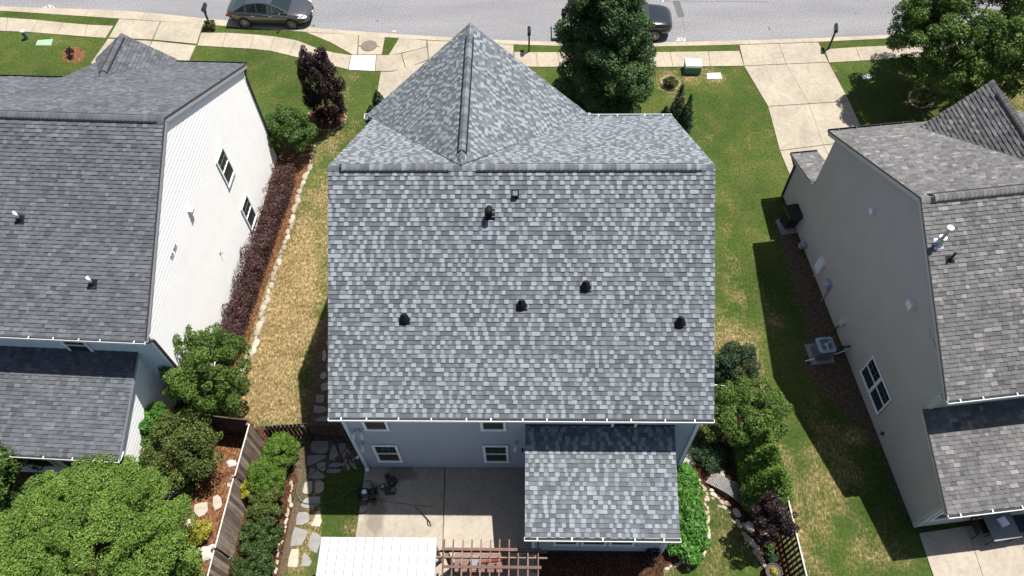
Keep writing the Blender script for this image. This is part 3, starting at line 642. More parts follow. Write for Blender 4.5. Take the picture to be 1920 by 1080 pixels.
# front slope: u runs to -x
kf=(H.zr-H.zef)/H.Df; kg=(zg-zge)/hw
def fuv(x,y): return (XR-x, (H.Df-y)*H.sf/H.Df)
def vy(x): return abs(x-xg)*kg/kf
xr_v=xg+H.Df*kf/kg
roof_plane(mb,(XR,H.Df,H.zef),-Xv,H.vf,[[fuv(XR,0),fuv(xg,0),fuv(xr_v,H.Df),fuv(XR,H.Df)],[fuv(xg,0),fuv(XL,0),fuv(XL,min(vy(XL),H.Df))]],rng,'main')
roof=mb.build('roof',['sh_main','trim'],o)
# gable over the garage
sg=math.hypot(hw,zg-zge); vl=V3((hw,0,zg-zge))/sg; vrt=V3((-hw,0,zg-zge))/sg
def yv(frac): return frac  # along y
mb=MB()
yE=hw*kg/kf
roof_plane(mb,(xg-hw,yg,zge),-Yv,vl,[[(0,0),(max(.01,yg-yE+.0),0),(yg,sg),(0,sg)]],rng,'main')
roof_plane(mb,(xg+hw,0,zge),Yv,vrt,[[(yE,0),(yg,0),(yg,sg),(0,sg)]],rng,'main')
groof=mb.build('garage_roof',['sh_main','trim'],o)
nl=np.cross(-Yv,vl); nrt=np.cross(Yv,vrt)
mb=MB()
for x_s,v in ((xg-hw,vl),(xg+hw,vrt)):   # valley metal lines
    A=V3((xg,0,zg)); B=V3((x_s,min(yE,H.Df),zge+.0)); mb.bar(A+Zv*.035,B+Zv*.045,.04,.012)
mb.build('valley_flashing',['dark_trim'],groof)
ridge_caps((XL,0,H.zr),(XR,0,H.zr),H.nr,H.nf,-H.vr,-H.vf,rng,.25,.85,.15,[(.03,.315),(.385,.965)],parent=roof)
ridge_caps((xg,.05,zg),(xg,yg,zg),nl,nrt,-vl,-vrt,rng,.2,.8,.15,[(.08,.9)],parent=groof,steps=.12)
# roof vents
def boot(p,kind):
    p=V3(p); U=Xv; Vs=H.vr; N=H.nr; mb=MB()
    if kind=='pipe_boot':
        mb.obox(p-U*.18-Vs*.14+N*.02,U*.36,Vs*.2,N*.012)
        b=p+N*.02; prof=[(.0,.135,.03),(.08,.12,.05),(.16,.085,.09),(.24,.06,.14)]
        n=14; vs=[]
        for k,(zz,rr,sh) in enumerate([(0,.155,0),(.06,.15,.01),(.12,.13,.03),(.18,.095,.05),(.22,.06,.06)]):
            for j in range(n):
                a=2*math.pi*j/n; vs.append(b+U*rr*math.cos(a)+Vs*(rr*math.sin(a)*1.15)+Zv*zz*1.25)
        mb.mesh(vs,[(i*n+j,i*n+(j+1)%n,(i+1)*n+(j+1)%n,(i+1)*n+j) for i in range(4) for j in range(n)]+[tuple(range(4*n,5*n))])
        mb.tube([b+Zv*.25,b+Zv*.36],.045,10)
    elif kind=='hood_vent':
        mb.obox(p-U*.15-Vs*.15+N*.02,U*.32,Vs*.36,N*.012); mb.tube([p,p+Zv*.28,p+Zv*.4-Vs*.03,p+Zv*.44-Vs*.12,p+Zv*.38-Vs*.2],[.09,.09,.1,.1,.09],12)
    else:
        mb.obox(p-U*.12-Vs*.16+N*.02,U*.24,Vs*.3,N*.012); mb.obox(p-U*.09-Vs*.1+N*.03,U*.18,Vs*.16,N*.13); mb.obox(p-U*.075-Vs*.06+N*.16,U*.15,Vs*.14,N*.02,1)
    return mb.build(kind,['vent','greybox'],roof,kind=='hood_vent')
for (x,y),k in (((759,600),'pipe_boot'),((978,574),'pipe_boot'),((1098,539),'pipe_boot'),((1275,606),'pipe_boot'),((918,404),'hood_vent'),((966,364),'box_vent')): boot(H.onr(x,y),k)
# walls
yr_=-H.Dr+.329; yf_=H.Df-.33; wl,wr=-5.92,5.89; zs=H.zer-.1
siding('wall',o,(wl,yr_,.12),Xv,[(0,0),(wr-wl,0),(wr-wl,zs-.02),(0,zs-.02)],['sid_blue'],.125)
siding('wall',o,(wl,yf_,.12),-Yv,[(0,0),(yf_-yr_,0),(yf_-yr_,zs-.1),((yf_-yr_)/2,H.zr-.35),(0,zs-.1)],['sid_blue'])
siding('wall',o,(wr,yr_,.12),Yv,[(0,0),(yf_-yr_,0),(yf_-yr_,zs-.1),((yf_-yr_)/2,H.zr-.35),(0,zs-.1)],['sid_blue'])
siding('wall',o,(wr,yf_,.12),-Xv,[(0,0),(wr-wl,0),(wr-wl,zs),(0,zs)],['sid_blue'])
siding('gable_wall',o,(xg+hw-.35,yg-.3,.12),-Xv,[(0,0),(2*hw-.7,0),(2*hw-.7,zge-.4),(hw-.35,zg-.55),(0,zge-.4)],['sid_blue'])
siding('gable_wall',o,(xg-hw+.35,yg-.3,.12),-Yv,[(0,0),(yg+.2,0),(yg+.2,zge-.1),(0,zge-.1)],['sid_blue'])
mb=MB(); mb.box(wl+.02,wr-.02,yr_+.03,yf_-.03,-.1,.13); mb.box(xg-hw+.4,xg+hw-.4,yf_-.2,yg-.33,-.1,.13); mb.build('foundation',['foundation'],o)
for x in (wl,wr):
    s=1 if x>0 else -1
    mb=MB(); mb.box(x-.1 if s>0 else x-.022,x+.022 if s>0 else x+.1,yr_-.024,yr_+.0,.1,zs); mb.box(x-.001 if s>0 else x-.024,x+.024 if s>0 else x+.001,yr_-.024,yr_+.1,.1,zs)
    mb.build('corner_board',['trim_blue'],o)
boxes('soffit',['trim'],o,[(XL+.02,XR-.02,-H.Dr+.0,yr_+.02,zs-.06,zs-.045),(XL+.02,XR-.02,yf_-.02,H.Df,zs-.06,zs-.045)]); boxes('fascia',['trim'],o,[(XL,XR,-H.Dr-.012,-H.Dr+.008,zs-.07,H.zer-.01)])
mb=MB(); gutter(mb,(XL,-H.Dr-.012,H.zer-.005),(XR,-H.Dr-.012,H.zer-.005),(0,-1,0),rng=rng); mb.build('gutter',['trim','dirt_shade'],o)
mb=MB(); gutter(mb,(xr_v+.15,H.Df+.012,H.zef-.005),(XR,H.Df+.012,H.zef-.005),(0,1,0),rng=rng); mb.build('gutter',['trim','dirt_shade'],o)
mb=MB(); gutter(mb,(xg-hw-.01,yE-.15,zge+.01),(xg-hw-.01,yg,zge+.01),(-1,0,0),rng=rng); mb.build('gutter',['trim','dirt_shade'],o)
mb=MB(); gutter(mb,(xg+hw+.01,yE+.02,zge+.01),(xg+hw+.01,yg,zge+.01),(1,0,0),rng=rng); mb.build('gutter',['trim','dirt_shade'],o)
# downspouts
def spout(pts,mat,parent,s=.085,name='downspout'):
    mb=MB()
    for a,b in zip(pts[:-1],pts[1:]): mb.bar(a,b,s,s*.8,0,up=(.3,1,.1))
    return mb.build(name,[mat],parent)
spout([(wl+.17,-H.Dr+.0,zs),(wl+.1,yr_-.06,zs-.35),(wl+.1,yr_-.06,.15)],'trim_blue',o,.1); spout([(wl+.1,yr_-.06,.18),(wl+.12,yr_-.16,.07)],'trim',o,.12)
spout([(wl+.0,yr_+.55,.28),(wl-.34,yr_+.33,.08)],'trim',o,.1,'splash_elbow')
spout([(wr-.17,-H.Dr,zs),(wr-.09,yr_-.06,zs-.35),(wr-.09,yr_-.06,.1)],'trim_blue',o,.1)
# rear windows
for cx,cz,w_,h_ in ((-4.81,4.55,.84,1.5),(-.9,4.6,.84,1.5),(3.4,4.62,.84,1.3),(-4.82,1.6,.9,1.62),(-.9,1.63,.9,1.62)):
    window(o,(cx,yr_,cz),Xv,Zv,-Yv,w_,h_,fr=.085,cols=3)
window(o,(-1.9,yg-.3,7.2),-Xv,Zv,Yv,1.2,1.3)
mb=MB(); mb.box(xg-2.5,xg+2.5,yg-.29,yg-.26,.13,2.3); mb.build('garage_door',['trim'],o)
# lamps on the rear wall
def bulb(x,z,two):
    mb=MB(); mb.box(x-.05,x+.05,yr_-.05,yr_,z-.05,z+.05,0)
    offs=(-.16,.16) if two else (0,)
    for dx in offs:
        mb.tube([(x,yr_-.05,z),(x+dx*.6,yr_-.14,z+.02)],.02,6,0)
    L=mb.build('wall_lamp',['metal'],o)
    mb=MB()
    for dx in offs: mb.tube([(x+dx*.6,yr_-.13,z+.04),(x+dx*.8,yr_-.2,z-.04),(x+dx,yr_-.28,z-.16)],[.04,.06,.085],12,0)
    mb.build('lamp_shade',['glass_lamp'],L,True)
bulb(-5.48,3.8,True); bulb(-5.52,2.62,False); bulb(-.17,2.75,False)
mb=MB(); mb.box(.02,.08,yr_-.1,yr_,1.9,2.1); mb.build('junction_box',['black'],o)
# rear extension: shed roof and walls
ex0,ex1,ye_=.16,5.07,6.55-16.16; zt,zb=4.24,3.2; es=math.hypot(yr_-ye_,zt-zb); ve=V3((0,yr_-ye_,zt-zb))/es
mb=MB(); roof_plane(mb,(ex0,ye_,zb),Xv,ve,[[(0,0),(ex1-ex0,0),(ex1-ex0,es),(0,es)]],rng,'main',th=.12); er=mb.build('extension_roof',['sh_main','trim'],o)
mb=MB(); mb.box(ex0,ex1,yr_-.05,yr_-.026,zt-.05,zt+.06); mb.build('step_flashing',['dark_trim'],er)
mb=MB(); gutter(mb,(ex0-.02,ye_-.012,zb),(ex1+.02,ye_-.012,zb),(0,-1,0),rng=rng); mb.build('gutter',['trim','dirt_shade'],o)
ew0,ew1,ewy=ex0+.25,ex1-.15,ye_+.37
siding('extension_wall',o,(ew0,ewy,.1),Xv,[(0,0),(ew1-ew0,0),(ew1-ew0,zb-.1),(0,zb-.1)],['sid_blue'])
siding('extension_wall',o,(ew1,ewy,.1),Yv,[(0,0),(yr_-ewy,0),(yr_-ewy,zt-.35),(0,zb-.22)],['sid_blue'])
siding('extension_wall',o,(ew0,yr_,.1),-Yv,[(0,0),(yr_-ewy,0),(yr_-ewy,zb-.22),(0,zt-.35)],['sid_blue'])
boxes('corner_board',['trim_blue'],o,[(ew1-.1,ew1+.03,ewy-.03,ewy,.1,zb-.05),(ew1+.003,ew1+.03,ewy,ewy+.1,.1,zb-.1),(ew0-.03,ew0+.08,ewy-.03,ewy,.1,zb-.05),(ex0,ex1,ye_+.02,ewy,zb-.16,zb-.145)])
for cx in (1.55,2.5,3.45): window(o,(cx,ewy,1.75),Xv,Zv,-Yv,.84,1.5,fr=.07)
spout([(ex1-.25,ye_+.1,zb-.1),(ew1+.02,ewy-.06,zb-.5),(ew1+.02,ewy-.06,.1)],'trim_blue',o,.09)
mb=MB(); mb.box(ew0+.02,ew1-.02,ewy+.02,yr_,-.08,.11); mb.build('foundation',['foundation'],o)
# ======== left neighbour ========
L=House('white_house','white-sided house with plain charcoal roof at the left edge beside the burgundy hedge',-12.279,19.013,-2.603,9.202,5.654,5.638,6.776,6.852)
o=L.o; X0=-15.0
p_step=L.onf(115,147); ys1=p_step[1]; xs=p_step[0]; 0 and print('L step',p_step, L.onf(188,146), L.onf(325,115))
pj0=L.onf(186,146); zgL=pj0[2]; xgL=pj0[0]; yj=pj0[1]
pa=L.loc(onpl(226,63,(0,0,zgL),(0,0,1)))
mb=MB(); roof_plane(mb,(X0,-L.Dr,L.zer),Xv,L.vr,[[(0,0),(-X0,0),(-X0,L.sr),(0,L.sr)]],rng,'left',dmi=1)
def luv(x,y): return (0-x,(L.Df-y)*L.sf/L.Df)
roof_plane(mb,(0,L.Df,L.zef),-Xv,L.vf,[[luv(0,0),luv(xs,0),luv(xs,L.Df),luv(0,L.Df)],[luv(xs,0),luv(X0,0),luv(X0,ys1),luv(xs,ys1)]],rng,'left')
rl=mb.build('roof',['sh_left','grey_trim'],o)
# cross gable on the left house
ye2=pa[1]; re=L.loc(onpl(325,115,(0,0,L.zef+.1),(0,0,1))); hwR=min(3.3,max(1.5,re[0]-pa[0])); 
kg2=(zgL-L.zef)/hwR; hwL=hwR*.9
kfL=(L.zr-L.zef)/L.Df
def gab(mb,xg_,zg_,y_j,y_f,hwl,ze_,side,style):
    s_=math.hypot(hwl,zg_-ze_); 
    # y where the main slope reaches ze_ : valley end
    if side>0: v=V3((-hwl,0,zg_-ze_))/s_; roof_plane(mb,(xg_+hwl,0,ze_),Yv,v,[[(min(y_f-.02,y_v),0),(y_f,0),(y_f,s_),(y_j,s_)]],rng,style)
    else: v=V3((hwl,0,zg_-ze_))/s_; roof_plane(mb,(xg_-hwl,y_f,ze_),-Yv,v,[[(0,0),(max(.02,y_f-y_v),0),(y_f-y_j,s_),(0,s_)]],rng,style)
mb=MB(); y_v=L.Df
gab(mb,xgL,zgL,yj,ye2,hwR,L.zef,1,'left'); y_v=L.Df; gab(mb,xgL,zgL,yj,ye2,hwL,L.zef,-1,'left'); gl=mb.build('gable_roof',['sh_left','grey_trim'],o)
s1=V3((hwR,0,-(zgL-L.zef))); s1/=np.linalg.norm(s1); s2=s1*V3((-1,1,1)); ridge_caps((xgL,yj+.1,zgL),(xgL,ye2,zgL),np.cross(Yv,-s1),np.cross(-Yv,-s2),s1,s2,rng,.3,.7,.16,[(.1,.93)],mat='sh_left',parent=gl)
ridge_caps((X0,0,L.zr),(0,0,L.zr),L.nr,L.nf,-L.vr,-L.vf,rng,.3,.7,.17,[(0,.985)],mat='sh_left',parent=rl)
siding('gable_wall',o,(xgL+hwR-.3,ye2-.25,.1),-Xv,[(0,0),(hwR+hwL-.6,0),(hwR+hwL-.6,L.zef-.4),(hwL-.3,zgL-.5),(0,L.zef-.4)],['sid_white'])
wx=-.1; yrL=-L.Dr+.33; yfL=L.Df-.33; D_=yfL-yrL; zw=L.zer-.12
def gz(y): return L.zr-abs(y)*kfL-.2-.1
siding('wall',o,(wx,yrL,.1),Yv,[(0,0),(D_,0),(D_,gz(yfL)),(-yrL,L.zr-.3),(0,gz(yrL))],['sid_white'],.19,low=.014)
siding('wall',o,(X0,yrL,.1),Xv,[(0,0),(wx-X0,0),(wx-X0,zw),(0,zw)],['sid_white_shade'],.105)
siding('wall',o,(wx,yfL,.1),-Xv,[(0,0),(wx-xs,0),(wx-xs,zw),(0,zw)],['sid_white'],.105)
mb=MB(); mb.box(X0,wx-.02,yrL+.03,min(yfL,ys1)-.4,-.1,.12); mb.build('foundation',['foundation'],o)
mb=MB(); 
for sgn,DD in ((-1,L.Dr),(1,L.Df)):     # rake boards
    A=V3((.012,0,L.zr-.02)); B=V3((.012,sgn*DD,(L.zer if sgn<0 else L.zef)-.02)); mb.bar(A-Zv*.1,B-Zv*.1,.02,.16); 
mb.build('rake_board',['grey_trim'],o)  # grey tone carries the soffit shadow along the rake
mb=MB(); mb.bar((.02,0,L.zr+.01),(.02,-L.Dr,L.zer+.01),.035,.04); mb.bar((.02,0,L.zr+.01),(.02,L.Df,L.zef+.01),.035,.04); mb.build('drip_edge',['dark_trim'],o)
boxes('corner_board',['trim'],o,[(wx-.09,wx+.03,yrL-.03,yrL,.1,zw),(wx+.002,wx+.03,yrL,yrL+.09,.1,zw-.1),(wx+.002,wx+.03,yfL-.09,yfL,.1,zw-.1),(X0,-.0,-L.Dr+.01,yrL,zw-.05,zw-.035)])
mb=MB(); gutter(mb,(X0,-L.Dr-.01,L.zer),(0,-L.Dr-.01,L.zer),(0,-1,0),wd=.1,rng=rng); mb.build('gutter',['plastic_white','dirt_shade'],o)
mb=MB(); gutter(mb,(xgL+hwR,L.Df+.01,L.zef),(0,L.Df+.01,L.zef),(0,1,0),wd=.1,rng=rng); mb.build('gutter',['dark_trim','dirt_shade'],o)
mb=MB(); gutter(mb,(X0,ys1+.01,L.zr-ys1*kfL),(xs,ys1+.01,L.zr-ys1*kfL),(0,1,0),wd=.1,rng=rng); mb.build('gutter',['dark_trim','dirt_shade'],o)
spout([(-.1,-L.Dr-.04,zw),(wx+.07,yrL-.02,zw-.4),(wx+.07,yrL-.02,.1)],'dark_trim',o,.09); spout([(-.05,L.Df,zw),(wx+.06,yfL+.0,zw-.35),(wx+.06,yfL+.0,.1)],'dark_trim',o,.08)
for cy,cz in ((2.1,4.36),(2.17,1.27)): window(o,(wx,cy,cz),Yv,Zv,Xv,.92,1.55,fr=.07,cols=3)
window(o,(-3.05,yrL,4.55),Xv,Zv,-Yv,.9,1.4,fr=.08)
mb=MB(); mb.box(wx,wx+.14,-1.35,-1.13,5.6,5.78); mb.box(wx+.02,wx+.2,-1.38,-1.1,5.76,5.8); mb.build('dryer_vent',['plastic_white'],o)
for y_ in (-3.0,-3.36):
    mb=MB(); 
    for a,b,c,d in ((-.11,.11,.08,.1),(-.11,.11,-.1,-.08),(-.11,-.09,-.08,.08),(.09,.11,-.08,.08),(-.05,.05,-.06,.06)): mb.box(wx+.013,wx+.03,y_+a,y_+b,5.75+c,5.75+d)
    mb.build('vent_cover',['grey_trim'],o)
mb=MB(); mb.tube([(wx,-.94,2.55),(wx+.12,-.94,2.55),(wx+.14,-.94,2.47)],.015,6); mb.box(wx+.01,wx+.03,-1.0,-.88,2.48,2.62); mb.build('faucet',['metal'],o)
# rear extension of the left house
exr=-1.0; yb2=-9.995; zt2,zb2=4.15,3.03; s_=math.hypot(yb2-yrL,zt2-zb2); v2=V3((0,yrL-yb2,zt2-zb2))/s_; exl=-9.0
mb=MB(); roof_plane(mb,(exl,yb2,zb2),Xv,v2,[[(0,0),(exr-exl,0),(exr-exl,s_),(0,s_)]],rng,'left',th=.12); mb.build('extension_roof',['sh_left','grey_trim'],o)
mb=MB(); gutter(mb,(exl,yb2-.01,zb2),(exr,yb2-.01,zb2),(0,-1,0),wd=.1,rng=rng); mb.build('gutter',['plastic_white','dirt_shade'],o)
wxe=exr-.22; wye=yb2+.33
siding('extension_wall',o,(wxe,wye,.1),Yv,[(0,0),(yrL-wye,0),(yrL-wye,zt2-.4),(0,zb2-.2)],['sid_white'],.19,low=.014)
siding('extension_wall',o,(exl+.3,wye,.1),Xv,[(0,0),(wxe-exl-.3,0),(wxe-exl-.3,zb2-.15),(0,zb2-.15)],['sid_white_shade'],.105)
siding('extension_wall',o,(exl+.3,yrL,.1),-Yv,[(0,0),(yrL-wye,0),(yrL-wye,zb2-.2),(0,zt2-.4)],['sid_white_shade'],.105)
boxes('corner_board',['trim'],o,[(wxe-.09,wxe+.03,wye-.03,wye,.1,zb2-.1),(wxe+.002,wxe+.03,wye,wye+.09,.1,zb2-.15),(exl,exr,yb2+.01,wye,zb2-.16,zb2-.145)])
for k in range(3): window(o,(wxe-1.0-k*1.25,wye,1.75),Xv,Zv,-Yv,.92,1.5,fr=.07)
mb=MB(); mb.box(exl+.32,wxe-.02,wye+.02,yrL-.1,-.08,.11); mb.build('foundation',['foundation'],o)
for px,py in ((38,412),(174,533)):     # white pipes through the roof
    p=L.onr(px,py); pb=MB(); pb.obox(p-Xv*.16-L.vr*.18+L.nr*.015,Xv*.32,L.vr*.34,L.nr*.012); pb.tube([p,p+Zv*.14],[.11,.07],12); b=pb.build('pipe_boot',['vent'],rl)
    pb=MB(); pb.tube([p+Zv*.1,p+Zv*.42],.05,12); pb.build('vent_pipe',['plastic_white'],rl,True)
# ======== right neighbour ========
Q=House('taupe_house','taupe-sided house with brown-grey shingle roof at the right edge above the dirt side yard',12.814,15.871,7.239,8.681,5.408,5.741,5.576,5.85)
o=Q.o; X1=15.0; kq=(Q.zr-Q.zef)/Q.Df
mb=MB(); roof_plane(mb,(0,-Q.Dr,Q.zer),Xv,Q.vr,[[(0,0),(X1,0),(X1,Q.sr),(0,Q.sr)]],rng,'right')
roof_plane(mb,(X1,Q.Df,Q.zef),-Xv,Q.vf,[[(0,0),(X1,0),(X1,Q.sf),(0,Q.sf)]],rng,'right'); rr=mb.build('roof',['sh_right','taupe_trim'],o)
ridge_caps((0,0,Q.zr),(X1,0,Q.zr),Q.nr,Q.nf,-Q.vr,-Q.vf,rng,.35,.8,.17,[(.02,1)],mat='sh_right',parent=rr)
# cross gable: apex seen at (1862,150), eave start at (1700,232)
e0=Q.loc(onpl(1700,232,(0,0,Q.zef),(0,0,1))); zg3=8.15
pa=Q.loc(onpl(1862,150,(0,0,zg3),(0,0,1))); xg3=pa[0]; yf3=pa[1]; yj3=(Q.zr-zg3)/kq; hw3=xg3-e0[0]
mb=MB(); y_v=Q.Df; gab(mb,xg3,zg3,yj3,yf3,hw3,Q.zef,-1,'right'); gab(mb,xg3,zg3,yj3,yf3,hw3,Q.zef,1,'right'); gr_=mb.build('gable_roof',['sh_right','taupe_trim'],o)
s1=V3((hw3,0,-(zg3-Q.zef))); s1/=np.linalg.norm(s1); s2=s1*V3((-1,1,1)); ridge_caps((xg3,yj3+.1,zg3),(xg3,yf3,zg3),np.cross(Yv,-s1),np.cross(-Yv,-s2),s1,s2,rng,.35,.8,.16,[(.05,.85)],mat='sh_right',parent=gr_)
siding('gable_wall',o,(xg3+hw3-.3,yf3-.25,.1),-Xv,[(0,0),(2*hw3-.6,0),(2*hw3-.6,Q.zef-.4),(hw3-.3,zg3-.5),(0,Q.zef-.4)],['sid_taupe'])
wq=.21; yrQ=-8.12; ymain=-Q.Dr+.33; yfQ=Q.Df-.3; yl=7.35; zwq=Q.zer-.15
def gq(y): return Q.zr-abs(y)*(kq if y>0 else (Q.zr-Q.zer)/Q.Dr)-.3
# side wall: main part, low front part, low rear part
lt=V3((0,Q.lpx(1740,757,(0.0,0,0),(1,0,0))[1],0))
siding('wall',o,(wq,yfQ,.1),-Yv,[(0,0),(yfQ-ymain,0),(yfQ-ymain,gq(ymain)),(yfQ,Q.zr-.3),(0,gq(yfQ))],['sid_taupe'],.11,low=.008)
siding('wall',o,(wq,yl,.1),-Yv,[(0,0),(yl-yfQ,0),(yl-yfQ,3.0),(0,2.45)],['sid_taupe'],.11,low=.008)
siding('wall',o,(wq,ymain,.1),-Yv,[(0,0),(ymain-yrQ,0),(ymain-yrQ,2.62),(0,3.75)],['sid_taupe'],.11,low=.008)
siding('wall',o,(wq,ymain,3.0),Xv,[(0,0),(X1,0),(X1,zwq-3),(0,zwq-3)],['sid_taupe'],.11)
siding('wall',o,(wq,yrQ,.1),Xv,[(0,0),(X1,0),(X1,2.6),(0,2.6)],['sid_taupe'],.11)
siding('wall',o,(X1,yfQ,.1),-Xv,[(0,0),(X1-wq,0),(X1-wq,zwq),(0,zwq)],['sid_taupe'],.11)
mb=MB(); mb.box(wq+.02,X1,yrQ+.03,yfQ-.02,-.1,.12); mb.box(wq+.02,2.5,yfQ-.02,yl-.03,-.1,.12); mb.build('foundation',['foundation'],o)
yt,yb3,zt3,zb3=ymain,-8.45,3.98,2.82; s_=math.hypot(yt-yb3,zt3-zb3); v3=V3((0,yt-yb3,zt3-zb3))/s_
mb=MB(); roof_plane(mb,(0,yb3,zb3),Xv,v3,[[(0,0),(X1,0),(X1,s_),(0,s_)]],rng,'right',th=.12); mb.build('extension_roof',['sh_right','taupe_trim'],o)
mb=MB(); gutter(mb,(0,yb3-.01,zb3),(X1,yb3-.01,zb3),(0,-1,0),wd=.12,rng=rng); mb.build('gutter',['trim','dirt_shade'],o)
mb=MB(); gutter(mb,(0,-Q.Dr-.01,Q.zer),(X1,-Q.Dr-.01,Q.zer),(0,-1,0),wd=.11,rng=rng); mb.build('gutter',['trim','dirt_shade'],o)
mb=MB(); gutter(mb,(0,Q.Df+.01,Q.zef),(e0[0]+.2,Q.Df+.01,Q.zef),(0,1,0),wd=.11,rng=rng); mb.build('gutter',['dark_trim','dirt_shade'],o)
mb=MB()
for A,B in (((-.02,0,Q.zr),(-.02,-Q.Dr,Q.zer)),((-.02,0,Q.zr),(-.02,Q.Df,Q.zef)),((-.02,yt,zt3),(-.02,yb3,zb3)),((-.02,yfQ-.05,3.1),(-.02,yl+.3,2.5))): mb.bar(V3(A)+Zv*.01,V3(B)+Zv*.01,.03,.05)
mb.build('drip_edge',['dark_trim'],o)
mb=MB()
for A,B in (((-.0,0,Q.zr),(-.0,-Q.Dr,Q.zer)),((-.0,0,Q.zr),(-.0,Q.Df,Q.zef)),((0,yt,zt3),(0,yb3,zb3))): mb.bar(V3(A)-Zv*.11,V3(B)-Zv*.11,.02,.15)
mb.box(-.01,.2,-Q.Dr,ymain,Q.zer-.22,Q.zer-.19); mb.build('rake_board',['taupe_trim'],o)
boxes('corner_board',['taupe_trim'],o,[(wq-.03,wq+.09,yrQ-.03,yrQ,.1,zb3-.15),(wq-.03,wq-.003,yrQ,yrQ+.13,.1,zb3-.15),(wq-.03,wq+.09,ymain-.03,ymain-.002,zt3,Q.zer-.2),(wq-.03,wq-.003,ymain,ymain+.12,zt3-.1,Q.zer-.2),(.0,X1,yb3+.01,yrQ,zb3-.16,zb3-.145)])
# low front roof
mb=MB(); yfq2=yl+.3; sl_=math.hypot(yfq2-yfQ,.6); vq=V3((0,-(yfq2-yfQ),.6))/sl_; roof_plane(mb,(1.2,yfq2,2.5),-Xv,vq,[[(0,0),(1.2,0),(1.2,sl_),(0,sl_)]],rng,'right'); mb.build('porch_roof',['sh_right','taupe_trim'],o)
mb=MB(); gutter(mb,(0,yfq2+.01,2.5),(1.2,yfq2+.01,2.5),(0,1,0),wd=.1,rng=rng); mb.build('gutter',['dark_trim','dirt_shade'],o)
spout([(.06,yfq2,2.4),(wq-.05,yl-.05,2.1),(wq-.05,yl-.05,.1)],'dark_trim',o,.09)
# windows: pair low on the side wall
for cy in (-2.68,-3.6): window(o,(wq,cy,1.4),-Yv,Zv,-Xv,.9,1.3,fr=.05)
for k in range(4): window(o,(.95+k*1.55,yrQ,1.75),Xv,Zv,-Yv,1.25,1.4,fr=.06)
# things screwed to the wall
def wb(name,y,z,w_,h_,dp,mat,bev=0):
    mb=MB(); mb.box(wq-dp,wq,y-w_/2,y+w_/2,z-h_/2,z+h_/2); mb.box(wq-dp-.012,wq-dp+.001,y-w_/2-.01,y+w_/2+.01,z+h_/2-.03,z+h_/2+.012); return mb.build(name,[mat],o)
wb('utility_cabinet',2.7,.95,.42,.75,.15,'plastic_white')
mb=MB(); mb.tube([(wq-.06,2.75,.58),(wq-.06,2.75,.05)],.015,6); mb.build('conduit',['plastic_white'],o)
e_=wb('electric_meter',1.7,1.0,.3,.42,.14,'greyblue'); mb=MB(); mb.tube([(wq-.14,1.7,1.05),(wq-.22,1.7,1.05)],.085,14); mb.build('meter_dial',['glass_lamp'],e_)
mb=MB(); mb.tube([(wq-.07,1.55,.8),(wq-.07,1.55,.0)],.03,8); mb.build('conduit',['grey_trim'],o)
wb('disconnect_box',-.05,.85,.26,.34,.12,'taupe_trim'); mb=MB(); mb.tube([(wq-.06,-.05,.7),(wq-.1,-.0,.3),(wq-.06,.1,.03)],.025,8); mb.build('conduit',['dark_trim'],o)
wb('dryer_vent',1.71,5.87,.2,.2,.14,'plastic_white'); wb('dryer_vent',-2.13,5.6,.3,.3,.16,'plastic_white')
for y_,z_ in ((-.24,2.58),(-3.34,5.7),(-3.7,5.69)):
    mb=MB()
    for a,b,c,d in ((-.11,.11,.08,.11),(-.11,.11,-.11,-.08),(-.11,-.08,-.08,.08),(.08,.11,-.08,.08),(-.06,.06,-.06,.06)): mb.box(wq-.03,wq-.008,y_+a,y_+b,z_+c,z_+d)
    mb.build('vent_cover',['taupe_trim'],o)
mb=MB(); mb.box(wq-.08,wq,-4.8,-4.68,.5,.6); mb.tube([(wq-.1,-4.74,.55),(wq-.1,-4.74,.42)],.02,6); mb.build('faucet',['dark_trim'],o)
# flue and pipe on the right roof
p=Q.onr(1759,458); fb=MB(); fb.obox(p-Xv*.16-Q.vr*.16+Q.nr*.018,Xv*.32,Q.vr*.36,Q.nr*.01); fb.tube([p,p+Zv*.35],[.13,.09],14); fb.tube([p+Zv*.35,p+Zv*.8],.06,14); fb.tube([p+Zv*.36,p+Zv*.38],.12,14); fb.tube([p+Zv*.84,p+Zv*.88],.105,18); fb.tube([p+Zv*.78,p+Zv*.85],.075,14); fb.build('flue_pipe',['metal'],rr)
p=Q.onr(1781,488); fb=MB(); fb.obox(p-Xv*.14-Q.vr*.1+Q.nr*.018,Xv*.28,Q.vr*.25,Q.nr*.01); fb.tube([p,p+Zv*.1],[.1,.06],12); fb.tube([p+Zv*.08,p+Zv*.42],.035,10); fb.build('pipe_boot',['vent'],rr)
# ---------------- plants ----------------
def bp(u,v,z): return at(u,v,z)[:2]
plant('purple_leaf_tree','upright dark maroon plum tree in a mulch ring on the left side lawn','tree',bp(604,168,2.0),4.6,1.1,'leaf_maroon',30000,.085,zc=2.15,rz=2.15,nc=150,cr=.10,fol='crown',sq=2.4,jit=.09,lowcut=-.97,cone=.25)
plant('round_shrub','glossy green round shrub between the white wall and the maroon tree','shrub',bp(541,250,1.25),2.4,1.2,'leaf_mid',18000,.09,zc=1.25,nc=70,cr=.2)

